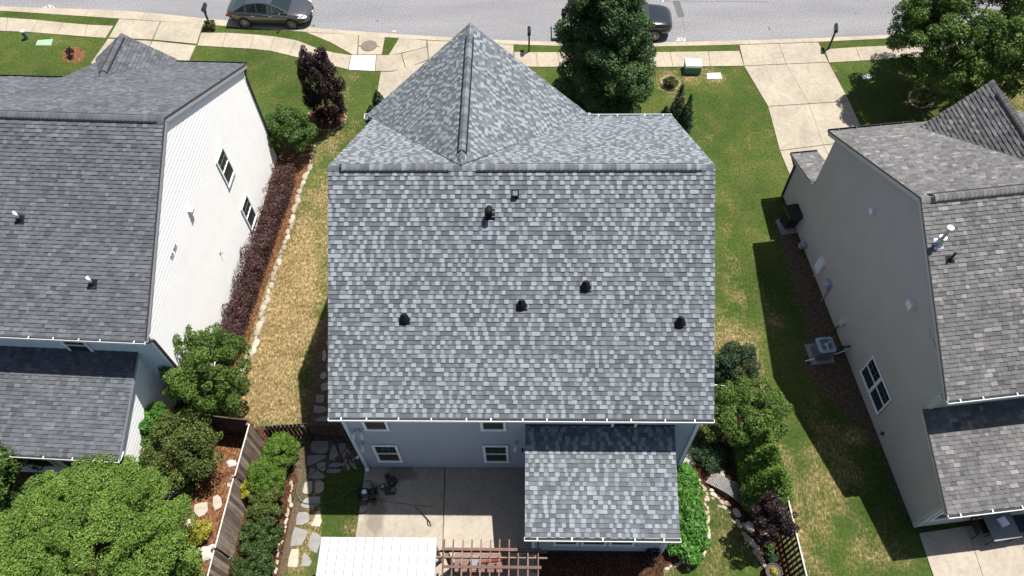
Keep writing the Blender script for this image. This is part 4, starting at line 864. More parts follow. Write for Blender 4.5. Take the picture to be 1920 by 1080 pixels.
plant('pine_shrub','dark needle shrub beside the right edge of the main roof, above a strip of fence','shrub',bp(1379,688,1.0),1.9,.9,'leaf_pine',17000,.065,zc=1.0,nc=40,cr=.26)
plant('pine_shrub','small dark needle shrub tucked half under the right eave of the middle house','shrub',bp(1345,690,.9),1.7,.62,'leaf_pine',8000,.065,zc=.9,nc=30,cr=.26)
plant('corner_tree','bushy green tree at the rear corner of the white house','tree',bp(386,700,2.2),3.9,1.45,'leaf_tree',24000,.10,zc=2.1,nc=90,cr=.16,fol='crown',jit=.17)
plant('olive_shrub','big olive-green dense shrub on bark mulch beside the white house extension','shrub',bp(347,838,1.35),2.5,1.42,'leaf_olive',19000,.09,zc=1.3,nc=80,cr=.2)
plant('broadleaf_shrub','bright green broad-leaved shrub leaning on the white extension wall','shrub',bp(290,800,1.3),2.2,.75,'leaf_bright',4200,.19,zc=1.3,nc=20,cr=.32)
plant('japanese_maple','very wide light green maple filling the bottom left corner','tree',bp(168,1018,2.5),4.3,3.05,'leaf_light',200000,.07,ry=2.8,zc=2.35,rz=1.75,nc=380,cr=.115,fol='crown',sq=.65,tr=.12,jit=.06,up=.6,spread=1.2)
plant('edge_tree','dark green leafy tree cut by the left edge of the picture','tree',bp(-12,885,2.2),4,1.35,'leaf_mid',20000,.11,zc=2.2,nc=60,cr=.22,fol='crown',jit=.12)
plant('yellow_shrub','small golden yellow shrub on the bark mulch by a pale boulder','shrub',bp(371,996,.45),.85,.44,'leaf_yellow',3600,.06,zc=.45,nc=26,cr=.26,trunk=False)
plant('low_shrub','fresh green round shrub in front of the boulders beside the fence at the bottom','shrub',bp(352,1068,.6),1.2,.7,'leaf_light',6500,.08,zc=.6,nc=26,cr=.28)
plant('broadleaf_shrub','bright green shrub between the maple top and the shaded extension corner','shrub',bp(262,888,.9),1.6,.62,'leaf_bright',4200,.13,zc=.9,nc=22,cr=.3)
plant('perennial_clump','narrow-leaved low plant beside the rock pile on the mulch','plant',bp(348,906,.3),.5,.35,'leaf_mid',900,.16,zc=.3,nc=12,cr=.3,trunk=False)
GRP='shrubs in a row along the weathered fence'
plant('ball_shrub','bright yellow-green ball shrub nearest the wooden gate','shrub',bp(527,847,.75),1.4,.68,'leaf_light2',17000,.055,zc=.8,nc=110,cr=.2,jit=.02,spread=.5,group=GRP)
plant('ball_shrub','second yellow-green ball shrub down the fence row','shrub',bp(500,893,.75),1.4,.7,'leaf_light2',17000,.055,zc=.8,nc=110,cr=.2,jit=.02,spread=.5,group=GRP)
plant('hedge_shrub','third shrub of the fence row, mid green and loose','shrub',bp(499,945,.8),1.3,.66,'leaf_olive',9500,.07,zc=.75,nc=60,cr=.19,group=GRP)
plant('hedge_shrub','fourth shrub of the fence row, darker green','shrub',bp(490,1000,.8),1.3,.72,'leaf_hedge',9500,.07,zc=.75,nc=60,cr=.19,group=GRP)
plant('hedge_shrub','fifth and lowest shrub of the fence row, cut by the bottom edge','shrub',bp(475,1056,.8),1.3,.74,'leaf_hedge',9500,.07,zc=.8,nc=60,cr=.19,group=GRP)
plant('small_shrub','small lime green shrub squeezed between the fence and the shrub row','shrub',bp(464,918,.6),1.0,.32,'leaf_yellow',1800,.07,zc=.6,nc=14,cr=.3,trunk=False)
plant('leafy_bed','long bright green leafy bush along the right side of the rear extension','bush',bp(1289,966,.55),1.05,.62,'leaf_bright',11500,.15,ry=1.75,zc=.5,rz=.55,nc=80,cr=.22,trunk=False,up=.7)
plant('leafy_bed','bright green leafy plants spilling past the bottom right corner of the extension','bush',bp(1272,1017,.4),.8,.5,'leaf_bright',3600,.15,ry=.45,zc=.35,rz=.4,nc=24,cr=.3,trunk=False,up=.7)
plant('large_shrub','large glossy green shrub right of the rear right corner of the middle house','shrub',bp(1406,776,1.4),2.6,1.38,'leaf_tree',27000,.08,zc=1.4,nc=90,cr=.19)
plant('small_shrub','yellow-green shrub directly under the right rear eave corner','shrub',bp(1330,806,.9),1.5,.5,'leaf_olive',3800,.09,zc=.9,nc=22,cr=.3)
plant('juniper','low dark spreading juniper beside the right downspout','shrub',bp(1325,850,.35),.65,.62,'leaf_pine',7500,.06,ry=.75,zc=.3,rz=.35,nc=30,cr=.28,trunk=False)
plant('juniper','low dark juniper in deep shade behind the footbridge','shrub',bp(1362,852,.35),.6,.55,'leaf_pine',5500,.06,zc=.3,rz=.35,nc=26,cr=.28,trunk=False)
def arbor(u,v,h,r,label,n,mat='leaf_thuja',leaf=.075,group=None):
    x,y=bp(u,v,0); t=thing('arborvitae',label,'shrub',(x,y,0),0,group); C=[];Rr=[]
    k=int(26+h*14)
    for i in range(k):
        f=(i+.5)/k; rad=r*(1-f**1.6)*.75*(.55+.45*min(1,f*6)); a=i*2.4; C.append((x+rad*math.cos(a),y+rad*math.sin(a),.12+f*(h-.2))); Rr.append(r*(.42*(1-f*.72)))
    v_,tn=leaf_arrays(C,Rr,n,leaf,1.5,.25,.35,aspect=.5,spread=.5); leaf_mesh('foliage',v_,tn,mat,t,(x,y,0))
    mb=MB(); mb.tube([(x,y,0),(x,y,h*.6)],[.05,.02],6); mb.build('stem',['bark'],t,off=(x,y,0)); return t
G2='arborvitae in the right hand bed'
arbor(1404,862,3.0,.72,'uppermost golden-green arborvitae of the right bed, against the large glossy shrub',13000,group=G2)
arbor(1414,893,3.1,.82,'middle golden-green arborvitae of the right bed',15000,group=G2)
arbor(1426,936,3.1,.95,'lowest and broadest golden-green arborvitae of the right bed, above the maroon tree',19000,group=G2)
G3='dark conifers at the front right corner of the middle house'
arbor(1261,246,3.1,.5,'tallest dark conifer at the front right corner of the middle house',6500,group=G3,mat='leaf_pine')
arbor(1279,252,2.7,.42,'dark conifer just right of the tallest one by the front right corner',4500,group=G3,mat='leaf_pine')
arbor(1243,234,1.35,.36,'small dark conifer left of the tall conifers by the front right corner',2500,group=G3,mat='leaf_pine')
arbor(712,200,1.2,.35,'small dark conifer at the left edge of the driveway by the garage',2300,mat='leaf_pine')
arbor(700,222,1.0,.33,'dark conifer tip just left of the garage eave',2000,mat='leaf_pine')
plant('maroon_tree','small dark maroon tree above the slatted fence at the lower right','tree',bp(1449,968,1.95),2.7,.72,'leaf_maroon',8500,.08,zc=1.85,rz=.78,nc=50,cr=.2,fol='crown',jit=.15,spread=.8)
plant('maple_tree','large dark green shade tree hiding most of the black SUV','tree',(at(1124,212)[0],at(1124,212)[1]),8.4,2.85,'leaf_dark',125000,.105,zc=4.1,rz=4.1,nc=150,cr=.135,fol='crown',tr=.14,jit=.06,cone=.5,lowcut=-.85,up=.6)
plant('maple_tree','large bright green shade tree at the upper right corner','tree',(at(1739,188)[0],at(1739,188)[1]),7.6,3.5,'leaf_tree',130000,.11,zc=4.0,rz=3.5,nc=260,cr=.105,fol='crown',tr=.15,jit=.08,lowcut=-.7,off=(.6,.2),up=.5)
plant('small_shrub','small olive shrub in a little stone ring on the right front lawn','shrub',bp(1257,153,.25),.5,.36,'leaf_olive',1900,.06,zc=.25,nc=16,cr=.3,trunk=False)
plant('small_shrub','tiny dark maroon plant in a round mulch bed on the left front lawn','plant',bp(129,98,.3),.55,.24,'leaf_maroon',700,.07,zc=.3,nc=10,cr=.3,trunk=False)
plant('small_shrub','small green shrub at the foot of the left mailbox post','shrub',bp(394,45,.3),.6,.32,'leaf_olive',1700,.06,zc=.3,nc=14,cr=.3,trunk=False)
plant('perennial_clump','small green clump among the boulders left of the slatted fence','plant',bp(1438,1018,.2),.4,.3,'leaf_mid',900,.08,zc=.2,nc=10,cr=.3,trunk=False)
plant('perennial_clump','blue-green clump beside the terracotta pot at the lower right','plant',bp(1447,1045,.2),.4,.28,'leaf_pine',900,.08,zc=.2,nc=10,cr=.3,trunk=False)
# burgundy hedge
t=thing('burgundy_hedge','long clipped burgundy hedge along the white gable wall','hedge',(*bp(485,470,0),0)); HP=[bp(*p,.75) for p in ((534,318),(520,362),(502,410),(484,460),(466,515),(446,570),(430,620),(420,655))]
C=[];Rr=[]; L_=[0]
for a,b in zip(HP[:-1],HP[1:]):
    for k in range(12):
        f=k/12; x=a[0]+(b[0]-a[0])*f; y=a[1]+(b[1]-a[1])*f
        for _ in range(3): C.append((x+NR.uniform(-.38,.38),y+NR.uniform(-.1,.1),NR.uniform(.55,.95))); Rr.append(NR.uniform(.24,.34))
        C.append((x,y,.35)); Rr.append(.5)
v_,tn=leaf_arrays(C,Rr,42000,.07,1,.3,.35); l=t.location; leaf_mesh('foliage',v_,tn,'leaf_burg',t,tuple(l))
mb=MB()
for i in range(len(HP)-1):
    for k in range(4):
        x=HP[i][0]+(HP[i+1][0]-HP[i][0])*k/4; y=HP[i][1]+(HP[i+1][1]-HP[i][1])*k/4; mb.tube([(x,y,0),(x+.05,y,.6)],[.03,.015],5)
mb.build('stems',['bark'],t,off=tuple(l))
# ---------------- stones ----------------
rs=random.Random(5)
def ordn(n): return str(n)+('th' if 10<n%100<14 else {1:'st',2:'nd',3:'rd'}.get(n%10,'th'))
def stone_path(pts,n,size,label,group,jit=.03,tones=(.3,.85),zs=.5,name='edging_stone',z=0):
    W=[at(*p) for p in pts]; D=[0]
    for a,b in zip(W[:-1],W[1:]): D.append(D[-1]+math.hypot(b[0]-a[0],b[1]-a[1]))
    for i in range(n):
        s=D[-1]*(i+.5)/n; j=max(k for k in range(len(D)) if D[k]<=s+1e-9); j=min(j,len(W)-2); f=(s-D[j])/(D[j+1]-D[j]); x=W[j][0]+(W[j+1][0]-W[j][0])*f; y=W[j][1]+(W[j+1][1]-W[j][1])*f
        ang=math.atan2(W[j+1][1]-W[j][1],W[j+1][0]-W[j][0])+rs.uniform(-.35,.35); k=size*rs.uniform(.7,1.3); mb=MB()
        vs,fs=rock((x+rs.uniform(-jit,jit),y+rs.uniform(-jit,jit),z),k*rs.uniform(.95,1.3),k*rs.uniform(.6,.85),k*zs*rs.uniform(.8,1.3),rs,rs.choice([6,7,8,9]),ang); mb.mesh(vs,fs,0,rs.uniform(*tones))
        tag(mb.build(name,['stone']),label.replace('@',ordn(i+1)),'stone',group)
stone_path([(582,312),(572,335),(562,362),(550,400),(541,440),(530,470),(519,500),(510,530),(497,570),(490,600),(480,640),(468,670),(458,700)],38,.165,'@ fieldstone from the top in the edging row beside the burgundy hedge','edging stones along the burgundy hedge',.05)
stone_path([(590,270),(586,290),(580,305)],5,.08,'@ small stone from the top right of the green round shrub','small edging stones by the round shrub',.03)
stone_path([(1298,892),(1313,902),(1324,920),(1336,926),(1354,938),(1369,947),(1378,961),(1390,979),(1404,991)],17,.12,'@ pale boulder from the top lining the dry creek bed','boulders along the dry creek bed',.11,(.35,1))
stone_path([(1303,905),(1330,934),(1362,955),(1382,985),(1400,1010),(1412,1030)],12,.09,'@ small pale rock from the top on the lawn side of the creek bed','rocks on the lawn side of the creek bed',.09,(.3,.9))
stone_path([(1400,1003),(1412,1022),(1420,1040),(1432,1058),(1440,1068)],7,.17,'@ large rough boulder from the top between the lawn and the slatted fence','large boulders by the slatted fence',.07,(.35,.8))
stone_path([(1328,882),(1345,880),(1356,890),(1366,903),(1385,915)],12,.11,'@ pale rock from the left on the far side of the footbridge','rocks behind the footbridge',.08,(.3,.9))
stone_path([(1323,930),(1326,960),(1327,990),(1326,1020),(1320,1040),(1305,1049),(1288,1054),(1268,1060),(1250,1066)],30,.09,'@ white rock from the top edging the long leafy bed beside the extension','rocks edging the leafy bed',.06,(.6,1))
stone_path([(1270,1035),(1300,1062)],4,.1,'loose pale rock in the bed at the bottom corner of the extension','loose rocks at the extension corner',.15,(.4,1))
stone_path([(303,905),(318,915),(333,922),(345,908),(322,930)],11,.13,'pale rock in the small pile under the olive shrub','rock pile under the olive shrub',.1,(.45,1))
stone_path([(645,842),(655,850),(650,865),(662,872),(664,855)],22,.065,'small river rock in the pile under the left downspout','river rocks under the left downspout',.12,(.1,.5))
stone_path([(548,900),(545,940),(535,985),(522,1030),(515,1075)],26,.075,'@ small tan rock from the top between fence shrubs and flagstones','small rocks between shrubs and flagstones',.05,(.5,.9),.35)
def ring(u,v,rx,ry,n,size,label,group,a0=0,a1=6.283,tones=(.25,.6)): stone_path([(u+rx*math.cos(a),v+ry*math.sin(a)) for a in np.linspace(a0,a1,25)],n,size,label,group,.01,tones,.7)
ring(612,222,36,23,26,.085,'stone of the ring round the maroon plum tree','ring stones of the maroon tree',tones=(.2,.5))
ring(1118,205,50,27,22,.1,'stone of the ring under the large dark shade tree','ring stones of the dark shade tree',-1.0,1.6,(.1,.35))
ring(1728,184,25,18,28,.09,'stone of the ring round the right shade tree','ring stones of the right tree')
ring(1257,156,18,13,22,.07,'stone of the little ring round the olive shrub on the right front lawn','ring stones of the little shrub',tones=(.45,.75))
def flag(pts,label,tn,z=.025,group='flagstones of the stepping path'):
    mb=MB(); q=pp(pts); c=np.mean(q,0); top=[tuple(c+(np.array(p)-c)*.96) for p in q]; n=len(q)
    ar=sum(q[i][0]*q[(i+1)%n][1]-q[(i+1)%n][0]*q[i][1] for i in range(n)); 
    if ar<0: q=q[::-1]; top=top[::-1]
    mb.mesh([(p[0],p[1],-.02) for p in q]+[(p[0],p[1],z) for p in top],[tuple(range(n,2*n))]+[(i,(i+1)%n,n+(i+1)%n,n+i) for i in range(n)],0,tn)
    tag(mb.build('flagstone',['flag']),label,'flagstone',group)
def s45(L): return [(x/4.5+560,y/4.5+740) for x,y in L]
def s3(L): return [(x/3+480,y/3+720) for x,y in L]
FL=[(s45([(148,2),(215,0),(218,50),(200,72),(145,66)]),.15,'dark flagstone at the left wall edge just above the wooden gate'),
(s45([(130,95),(200,98),(243,118),(235,145),(175,160),(126,152)]),.15,'flagstone touching the far side of the wooden gate'),
(s45([(150,200),(200,185),(250,182),(250,228),(128,228)]),.12,'flagstone half under the top of the wooden gate'),
(s45([(112,390),(252,392),(254,440),(238,492),(180,500),(120,485),(98,460)]),.12,'large blue-grey flagstone first below the gate'),
(s45([(68,515),(150,508),(232,512),(234,530),(180,560),(118,590),(66,600)]),.15,'wide blue-grey flagstone at the left, second below the gate'),
(s45([(290,412),(312,430),(340,510),(308,560),(256,555),(268,470)]),.25,'tall pointed grey flagstone right of the large blue-grey one'),
(s45([(335,412),(400,405),(398,500),(385,555),(345,475)]),.2,'narrow grey flagstone next to the river rocks'),
(s45([(150,585),(220,565),(232,590),(226,635),(200,648),(160,625)]),.35,'small rounded tan flagstone crossed by the green hose'),
(s45([(100,615),(165,640),(225,688),(210,708),(120,712),(72,700)]),.15,'triangular blue-grey flagstone under the green hose'),
(s45([(248,600),(290,575),(350,578),(382,592),(330,612),(250,612)]),.25,'thin grey flagstone, upper of the two slivers left of the rear wall'),
(s45([(240,630),(300,626),(362,632),(350,655),(290,664),(238,658)]),.2,'thin grey flagstone, lower of the two slivers left of the rear wall'),
(s45([(402,600),(432,603),(430,635),(408,642)]),.3,'smallest flagstone left of the downspout'),
(s45([(52,742),(85,728),(115,730),(116,800),(100,840),(45,838),(32,820)]),.75,'cream flagstone at the left of the pair beside the shaded lawn'),
(s45([(142,730),(175,722),(216,745),(212,805),(180,835),(140,838),(132,780)]),.6,'brownish flagstone at the right of the pair beside the shaded lawn'),
(s45([(90,860),(185,858),(184,925),(130,945),(95,965),(38,955),(16,935),(45,885)]),.5,'wide flagstone half in sun, crossed by the green hose loop'),
(s3([(240,722),(280,718),(302,730),(298,778),(262,795),(225,795),(228,745)]),.35,'grey flagstone left of the cream pointed one'),
(s3([(345,712),(362,710),(366,750),(372,770),(358,806),(308,800),(325,760)]),.95,'bright cream flagstone with a pointed top'),
(s3([(218,803),(262,815),(296,826),(282,865),(258,908),(192,917),(200,860)]),.35,'large grey flagstone below the small grey one'),
(s3([(318,830),(345,838),(372,862),(360,905),(342,955),(310,940),(292,915),(302,870)]),.35,'grey flagstone partly tucked beside the white metal canopy'),
(s3([(200,928),(242,925),(240,980),(233,1033),(178,1030),(184,980)]),.9,'cream flagstone lowest at the left of the path'),
(s3([(268,945),(290,960),(316,1000),(300,1027),(252,1028)]),.4,'pointed grey flagstone lowest in the path'),
([(609,655),(613,668),(609,678),(604,676),(605,660)],.5,'slim flagstone high up beside the left eave'),
([(602,700),(612,698),(614,706),(606,712),(600,708)],.45,'round flagstone beside the left eave'),
([(603,720),(616,716),(618,730),(606,734),(601,727)],.4,'flagstone second above the gate'),
([(612,684),(622,680),(622,694),(612,692)],.4,'small flagstone half hidden under the left eave'),
([(612,640),(622,634),(622,646),(613,648)],.4,'uppermost flagstone at the left eave')]
for p,tn,lb in FL: flag(p,lb,tn)
def s6(L): return [(x/3,y/3+720) for x,y in L]
G4='stepping stones on the bark mulch'
flag(s6([(1095,680),(1130,668),(1168,664),(1172,712),(1150,740),(1118,752),(1092,720)]),'large tan stepping stone on bark mulch right of the maple',.8,.04,G4)
flag(s6([(1200,635),(1225,622),(1245,640),(1252,680),(1240,700),(1210,713),(1198,680)]),'tan stepping stone nearest the fence',.8,.04,G4)
flag(s6([(1278,560),(1296,556),(1300,578),(1280,580)]),'small stepping stone at the foot of the fence',.8,.03,G4)
def boulder(u,v,r,label,tn,h=.5,ar=.75):
    mb=MB(); p=at(u,v); vs,fs=rock((p[0],p[1],0),r,r*ar,r*h,rs,9,rs.random()*3); mb.mesh(vs,fs,0,tn); tag(mb.build('boulder',['stone']),label,'boulder')
boulder(434,870,.2,'pale boulder at the foot of the weathered fence near its top end',1)
boulder(382,1038,.36,'large pale boulder beside the yellow shrub and the fence',1)
boulder(396,1030,.22,'pale boulder touching the fence right of the largest one',.95)
boulder(354,982,.2,'pale boulder left of the yellow shrub',.9)
boulder(453,700,.24,'white boulder at the lower end of the hedge edging',1); boulder(463,672,.2,'tan boulder just above the white one at the end of the hedge edging',.8)
boulder(1405,988,.2,'whitest rounded boulder right of the rear lawn',1,.7); boulder(1438,1008,.17,'orange-tan boulder under the maroon tree',.7)

mb=MB(); mb.prism(pp([(1280,852),(1296,846),(1300,872),(1294,884),(1278,880)]),-.02,.06,0,.6); tag(mb.build('splash_slab',['flag']),'pale flat slab at the foot of the right downspout','stone slab')

plant('small_shrub','round dark red shrub at the bottom right corner of the extension','shrub',bp(1223,1040,.3),.6,.3,'leaf_burg',1900,.05,zc=.3,nc=16,cr=.3,trunk=False)
M['seam']=simple('shade_grey_seam',(.2,.205,.21),.5,0,var=.05)  # ribs are white; their shading is put into this grey
# ---------------- fences ----------------
def fence(name,label,pts,h,mat,pw=.14,gap=.008,railside=1,steps=None,group=None,rails=(.25,.95,1.6),cap=None,post_h=.0,rail_mat=None,rf=random.Random(3)):
    t=thing(name,label,'fence',(pts[0][0],pts[0][1],0),0,group); off=(pts[0][0],pts[0][1],0); rail_mat=rail_mat or mat
    pk=MB(); 
    for i,(a,b) in enumerate(zip(pts[:-1],pts[1:])):
        a=V3((a[0],a[1],0)); b=V3((b[0],b[1],0)); L=np.linalg.norm(b-a); d=(b-a)/L; nr=np.array([d[1],-d[0],0])*railside; hh=h-(steps[i] if steps else 0)
        u=0
        while u<L-pw*.5:
            z1=hh+rf.uniform(-.015,.015); pk.obox(a+d*u,d*pw,nr*-.018,(0,0,z1),0,rf.random()); u+=pw+gap
        for rz_ in rails:
            if rz_<hh: 
                mb=MB(); mb.obox(a+nr*.001+Zv*rz_,d*L,nr*.04,Zv*.09,0,rf.random()); mb.build('rail',[rail_mat],t,off=off)
        if cap: mb=MB(); mb.obox(a-nr*.022+Zv*(hh+.016),d*L,nr*.045,Zv*.02,0,.7); mb.build('cap_rail',[cap],t,off=off)  # pale caps are added to stand for the sunlit picket tops
        k=max(1,round(L/2.4))
        for j in range(k+(1 if i==len(pts)-2 else 0)):
            p=a+d*(L*j/k)+nr*.042; mb=MB(); mb.obox(p-d*.045,d*.09,nr*.09,(0,0,hh+post_h),0,rf.random()); mb.build('post',[mat],t,off=off)
    pk.build('pickets',[mat],t,off=off); return t
T=[at(468,795,1.8),at(441,893,1.78)]; T2=[at(438,897,1.7),at(404,1028,1.68)]; T3=[at(402,1032,1.6),at(380,1120,1.6)]
t=fence('privacy_fence','tall weathered board fence running down between the bark mulch and the shrub row',[T[0],T[1]],1.8,'wood_fence',cap='wood_grey',rail_mat='wood_grey',rails=(.2,),group='sections of the weathered fence')
tag(t,'upper section of the weathered board fence, starting at the gate corner')
t=fence('privacy_fence','',[T2[0],T2[1]],1.7,'wood_fence',cap='wood_grey',rail_mat='wood_grey',rails=(.12,),group='sections of the weathered fence'); tag(t,'middle section of the weathered board fence beside the stepping stones')
t=fence('privacy_fence','',[T3[0],T3[1]],1.6,'wood_fence',cap='wood_grey',rail_mat='wood_grey',rails=(.12,),group='sections of the weathered fence'); tag(t,'lowest section of the weathered board fence, cut by the bottom edge')
fence('board_fence','dark board fence closing the gap behind the olive shrub, joined to the weathered fence',[at(385,779,1.75),at(466,788,1.75)],1.75,'wood_dark',rails=(.3,.9,1.5),railside=1,cap='wood_dark')
fence('picket_gate_fence','dark spaced-board gate fence between the weathered fence and the middle house',[at(496,800,1.35),at(568,794,1.4),at(642,800,1.35)],1.38,'wood_dark',pw=.11,gap=.04,rails=(.3,1.1),railside=1)
fence('board_fence','short dark fence piece between the needle shrub and the large glossy shrub',[at(1338,722,1.4),at(1424,731,1.4)],1.4,'wood_dark',pw=.12,gap=.03,rails=(.3,1.1),cap='wood_grey')
fence('slatted_fence','dark open slatted fence with pale top edge at the bottom right, beneath the maroon tree',[at(1425,732,1.4),at(1474,922,1.4),at(1516,1096,1.4)],1.4,'wood_dark',pw=.09,gap=.085,rails=(.25,.75,1.2),railside=-1,cap='wood_grey')
# ---------------- pergola and canopy ----------------
p0=at(830,1030,2.4); pe=at(1016,1030,2.4); zt_=2.3
t=thing('pergola','red-brown wooden pergola over the patio at the bottom','pergola',(p0[0],p0[1],0)); off=(p0[0],p0[1],0)
y1=at(920,1033,2.3)[1]; y2=at(920,1045,2.3)[1]; xa=at(818,1033,2.3)[0]; xb=at(1026,1033,2.3)[0]
rp=random.Random(8)
for y in (y1,y2,y1-2.9,y2-2.9): mb=MB(); mb.box(xa,xb,y-.02,y+.02,2.14,2.3,0,rp.random()); mb.build('beam',['wood_perg'],t,off=off)
for px in (833,850,868,885,902,920,937,955,972,990,1009):
    q=at(px,1011,2.44); mb=MB(); mb.box(q[0]-.02,q[0]+.02,q[1]-4.0,q[1],2.302,2.44,0,rp.random()); mb.build('rafter',['wood_perg'],t,off=off)
for py in (1029,1062,1096):
    a=at(828,py,2.48); b=at(1015,py+1,2.48); mb=MB(); mb.box(a[0],b[0],a[1]-.045,a[1]+.045,2.442,2.48,0,rp.random()); mb.build('purlin',['wood_perg'],t,off=off)
for x in (xa+.35,xb-.35):
    for y in (y1,y1-2.9): mb=MB(); mb.box(x-.06,x+.06,(y+y2-y1+.02) if True else y,y-.02,.04,2.3,0,rp.random()); mb.build('post',['wood_perg'],t,off=off)
# white canopy
ca=at(603,1007,2.6); cb=at(820,1008,2.6); cl=3.6; t=thing('metal_canopy','white ribbed metal canopy roof at the bottom left of the patio','canopy',(ca[0],ca[1],0)); off=(ca[0],ca[1],0); cr_=random.Random(2)
rf_=MB(); W_=cb[0]-ca[0]; slope=-.02; n=13
y_n=ca[1]; rf_.box(ca[0],cb[0],y_n-cl,y_n,2.56,2.6,0)
for i in range(n+1):
    x=ca[0]+W_*i/n; rf_.box(x-.022 if i else x,x+.022 if i<n else x,y_n-cl,y_n,2.601,2.635,1)
    if i<n: pass
rf_.build('canopy_roof',['white_metal','seam'],t,off=off)
mb=MB()
for y in (y_n-.1,y_n-cl+.1): mb.box(ca[0]+.05,cb[0]-.05,y-.03,y+.03,2.42,2.555)
for x in (ca[0]+.1,cb[0]-.1): mb.box(x-.03,x+.03,y_n-cl+.14,y_n-.14,2.42,2.555)
mb.build('frame',['dark_trim'],t,off=off)
for x in (ca[0]+.12,cb[0]-.12):
    for y in (y_n-.12,y_n-cl+.12): mb=MB(); mb.box(x-.05,x+.05,y-.05,y+.05,.0,2.42); mb.build('post',['dark_trim'],t,off=off)
# table under the pergola
c=at(905,1082,.72); t=thing('plank_table','wide brown plank table under the pergola, striped by the shadows of its rafters','table',(c[0],c[1],.04),R(4)); mb=MB()
for i in range(11): mb.box(-.95,.95,-.85+i*.155,-.85+i*.155+.148,.66,.7,0,rp.random())
mb.build('table_top',['wood_perg'],t)
for x in (-.8,.8):
    for y in (-.7,.7): mb=MB(); mb.box(x-.05,x+.05,y-.05,y+.05,0,.655); mb.build('leg',['wood_perg'],t)
a=at(903,1055,.8); b=at(943,1048,.8); mb=MB(); mb.tube([a,b],[.03,.06],10,0); mb.tube([b,(b[0]+.12,b[1]+.02,.8)],.018,8,0); tag(mb.build('folded_parasol',['red']),'folded red parasol lying along the far edge of the plank table','parasol')
a=at(889,1052,.78); mb=MB(); mb.box(a[0]-.14,a[0]+.14,a[1]-.16,a[1]+.16,.745,.84); mb.box(a[0]-.15,a[0]+.15,a[1]-.17,a[1]+.17,.841,.86); tag(mb.build('storage_box',['greybox']),'small dark grey box on the plank table','box')
# footbridge
A=at(1331,893,.1); B=at(1412,950,.1); A=V3((A[0],A[1],0)); B=V3((B[0],B[1],0)); L_=np.linalg.norm(B-A); d=(B-A)/L_; sd=np.array([d[1],-d[0],0]); t=thing('garden_footbridge','small arched grey plank footbridge over the dry creek bed','footbridge',tuple(A),0); mb=MB(); n=26
for i in range(n):
    f=i/n; f2=(i+.8)/n; z=lambda f:.05+.26*math.sin(math.pi*f); p=A+d*L_*f+Zv*z(f); q=A+d*L_*f2+Zv*z(f2); w_=.28-.06*f; mb.obox(p-sd*w_,q-p,sd*2*w_,np.array([0,0,-.03]),0,max(0,1-f*1.15)*.8+rp.uniform(0,.25))
mb.build('deck_planks',['wood_bridge'],t,off=tuple(A))
for s in (-1,1):
    mb=MB(); pts=[A+d*L_*f+Zv*(.0+.26*math.sin(math.pi*f))+sd*s*(.25-.07*f) for f in np.linspace(0,1,9)]
    for p,q in zip(pts[:-1],pts[1:]): mb.bar(p,q,.04,.06)
    mb.build('bearer',['wood_dark'],t,off=tuple(A))
# pot
p=at(1446,1076); t=thing('planter_pot','dark round planter pot with a small yellow-green plant at the bottom right','planter',(p[0],p[1],0)); mb=MB(); n=24
prof=[(.2,0),(.26,.32),(.3,.36),(.27,.37),(.25,.32),(.0,.3)]
vs=[(r_*math.cos(2*math.pi*j/n),r_*math.sin(2*math.pi*j/n),z_) for r_,z_ in prof for j in range(n)]; mb.mesh(vs,[(i*n+j,i*n+(j+1)%n,(i+1)*n+(j+1)%n,(i+1)*n+j) for i in range(5) for j in range(n)]); mb.build('pot',['black'],t,True)
mb=MB(); mb.cyl((0,0,.3),.245,.02,20); mb.build('potting_soil',['terra'],t)
v_,tn=leaf_arrays([(p[0],p[1],.36)],[.12],160,.07); leaf_mesh('plant',v_,tn,'leaf_yellow',t,(p[0],p[1],0))
# ---------------- patio things ----------------
p=at(690,930,.04); t=thing('pressure_washer','black petrol pressure washer standing at the left edge of the shaded patio','pressure washer',p,R(8)); mb=MB()
mb.tube([(-.3,-.22,.1),(.3,-.22,.1)],.025,8); mb.tube([(-.3,.2,.12),(.3,.2,.12)],.025,8); mb.tube([(-.28,-.22,.1),(-.28,.2,.12)],.02,8); mb.tube([(.28,-.22,.1),(.28,.2,.12)],.02,8)
mb.tube([(-.24,.2,.12),(-.24,.28,.6),(-.2,.32,.72),(.2,.32,.72),(.24,.28,.6),(.24,.2,.12)],.018,8); mb.build('frame',['black'],t,True)
mb=MB(); mb.tube([(-.05,0,.14),(-.05,0,.24),(-.05,0,.38),(-.05,0,.46),(-.05,0,.5)],[.16,.19,.2,.17,.07],14); mb.obox((-.2,-.17,.12),(.34,0,0),(0,.32,0),(0,0,.16)); mb.build('engine',['blackgloss'],t,True)
mb=MB(); mb.tube([(-.05,0,.5),(-.05,0,.52)],[.09,.09],14); mb.box(-.14,.02,-.2,-.165,.2,.3); mb.build('starter_cover',['metal'],t)
mb=MB(); mb.box(.1,.3,-.2,.1,.12,.34); mb.tube([(.2,-.05,.34),(.2,-.05,.46)],[.07,.04],10); mb.build('pump',['black'],t)
for x in (-.3,.16):
    mb=MB(); mb.box(x,x+(.3 if x<0 else .17),-.36,-.24,.1,.18); mb.box(x+.02,x+(.28 if x<0 else .15),-.365,-.36,.14,.15,1); mb.build('tray',['black','metal'],t)
for x in (-.36,.32):
    mb=MB(); mb.tube([(x,.12,.14),(x+.07,.12,.14)],.14,16); w_=mb.build('wheel',['tyre'],t,True); mb=MB(); mb.tube([(x-.005,.12,.14),(x+.075,.12,.14)],.06,12); mb.build('rim',['metal'],w_)
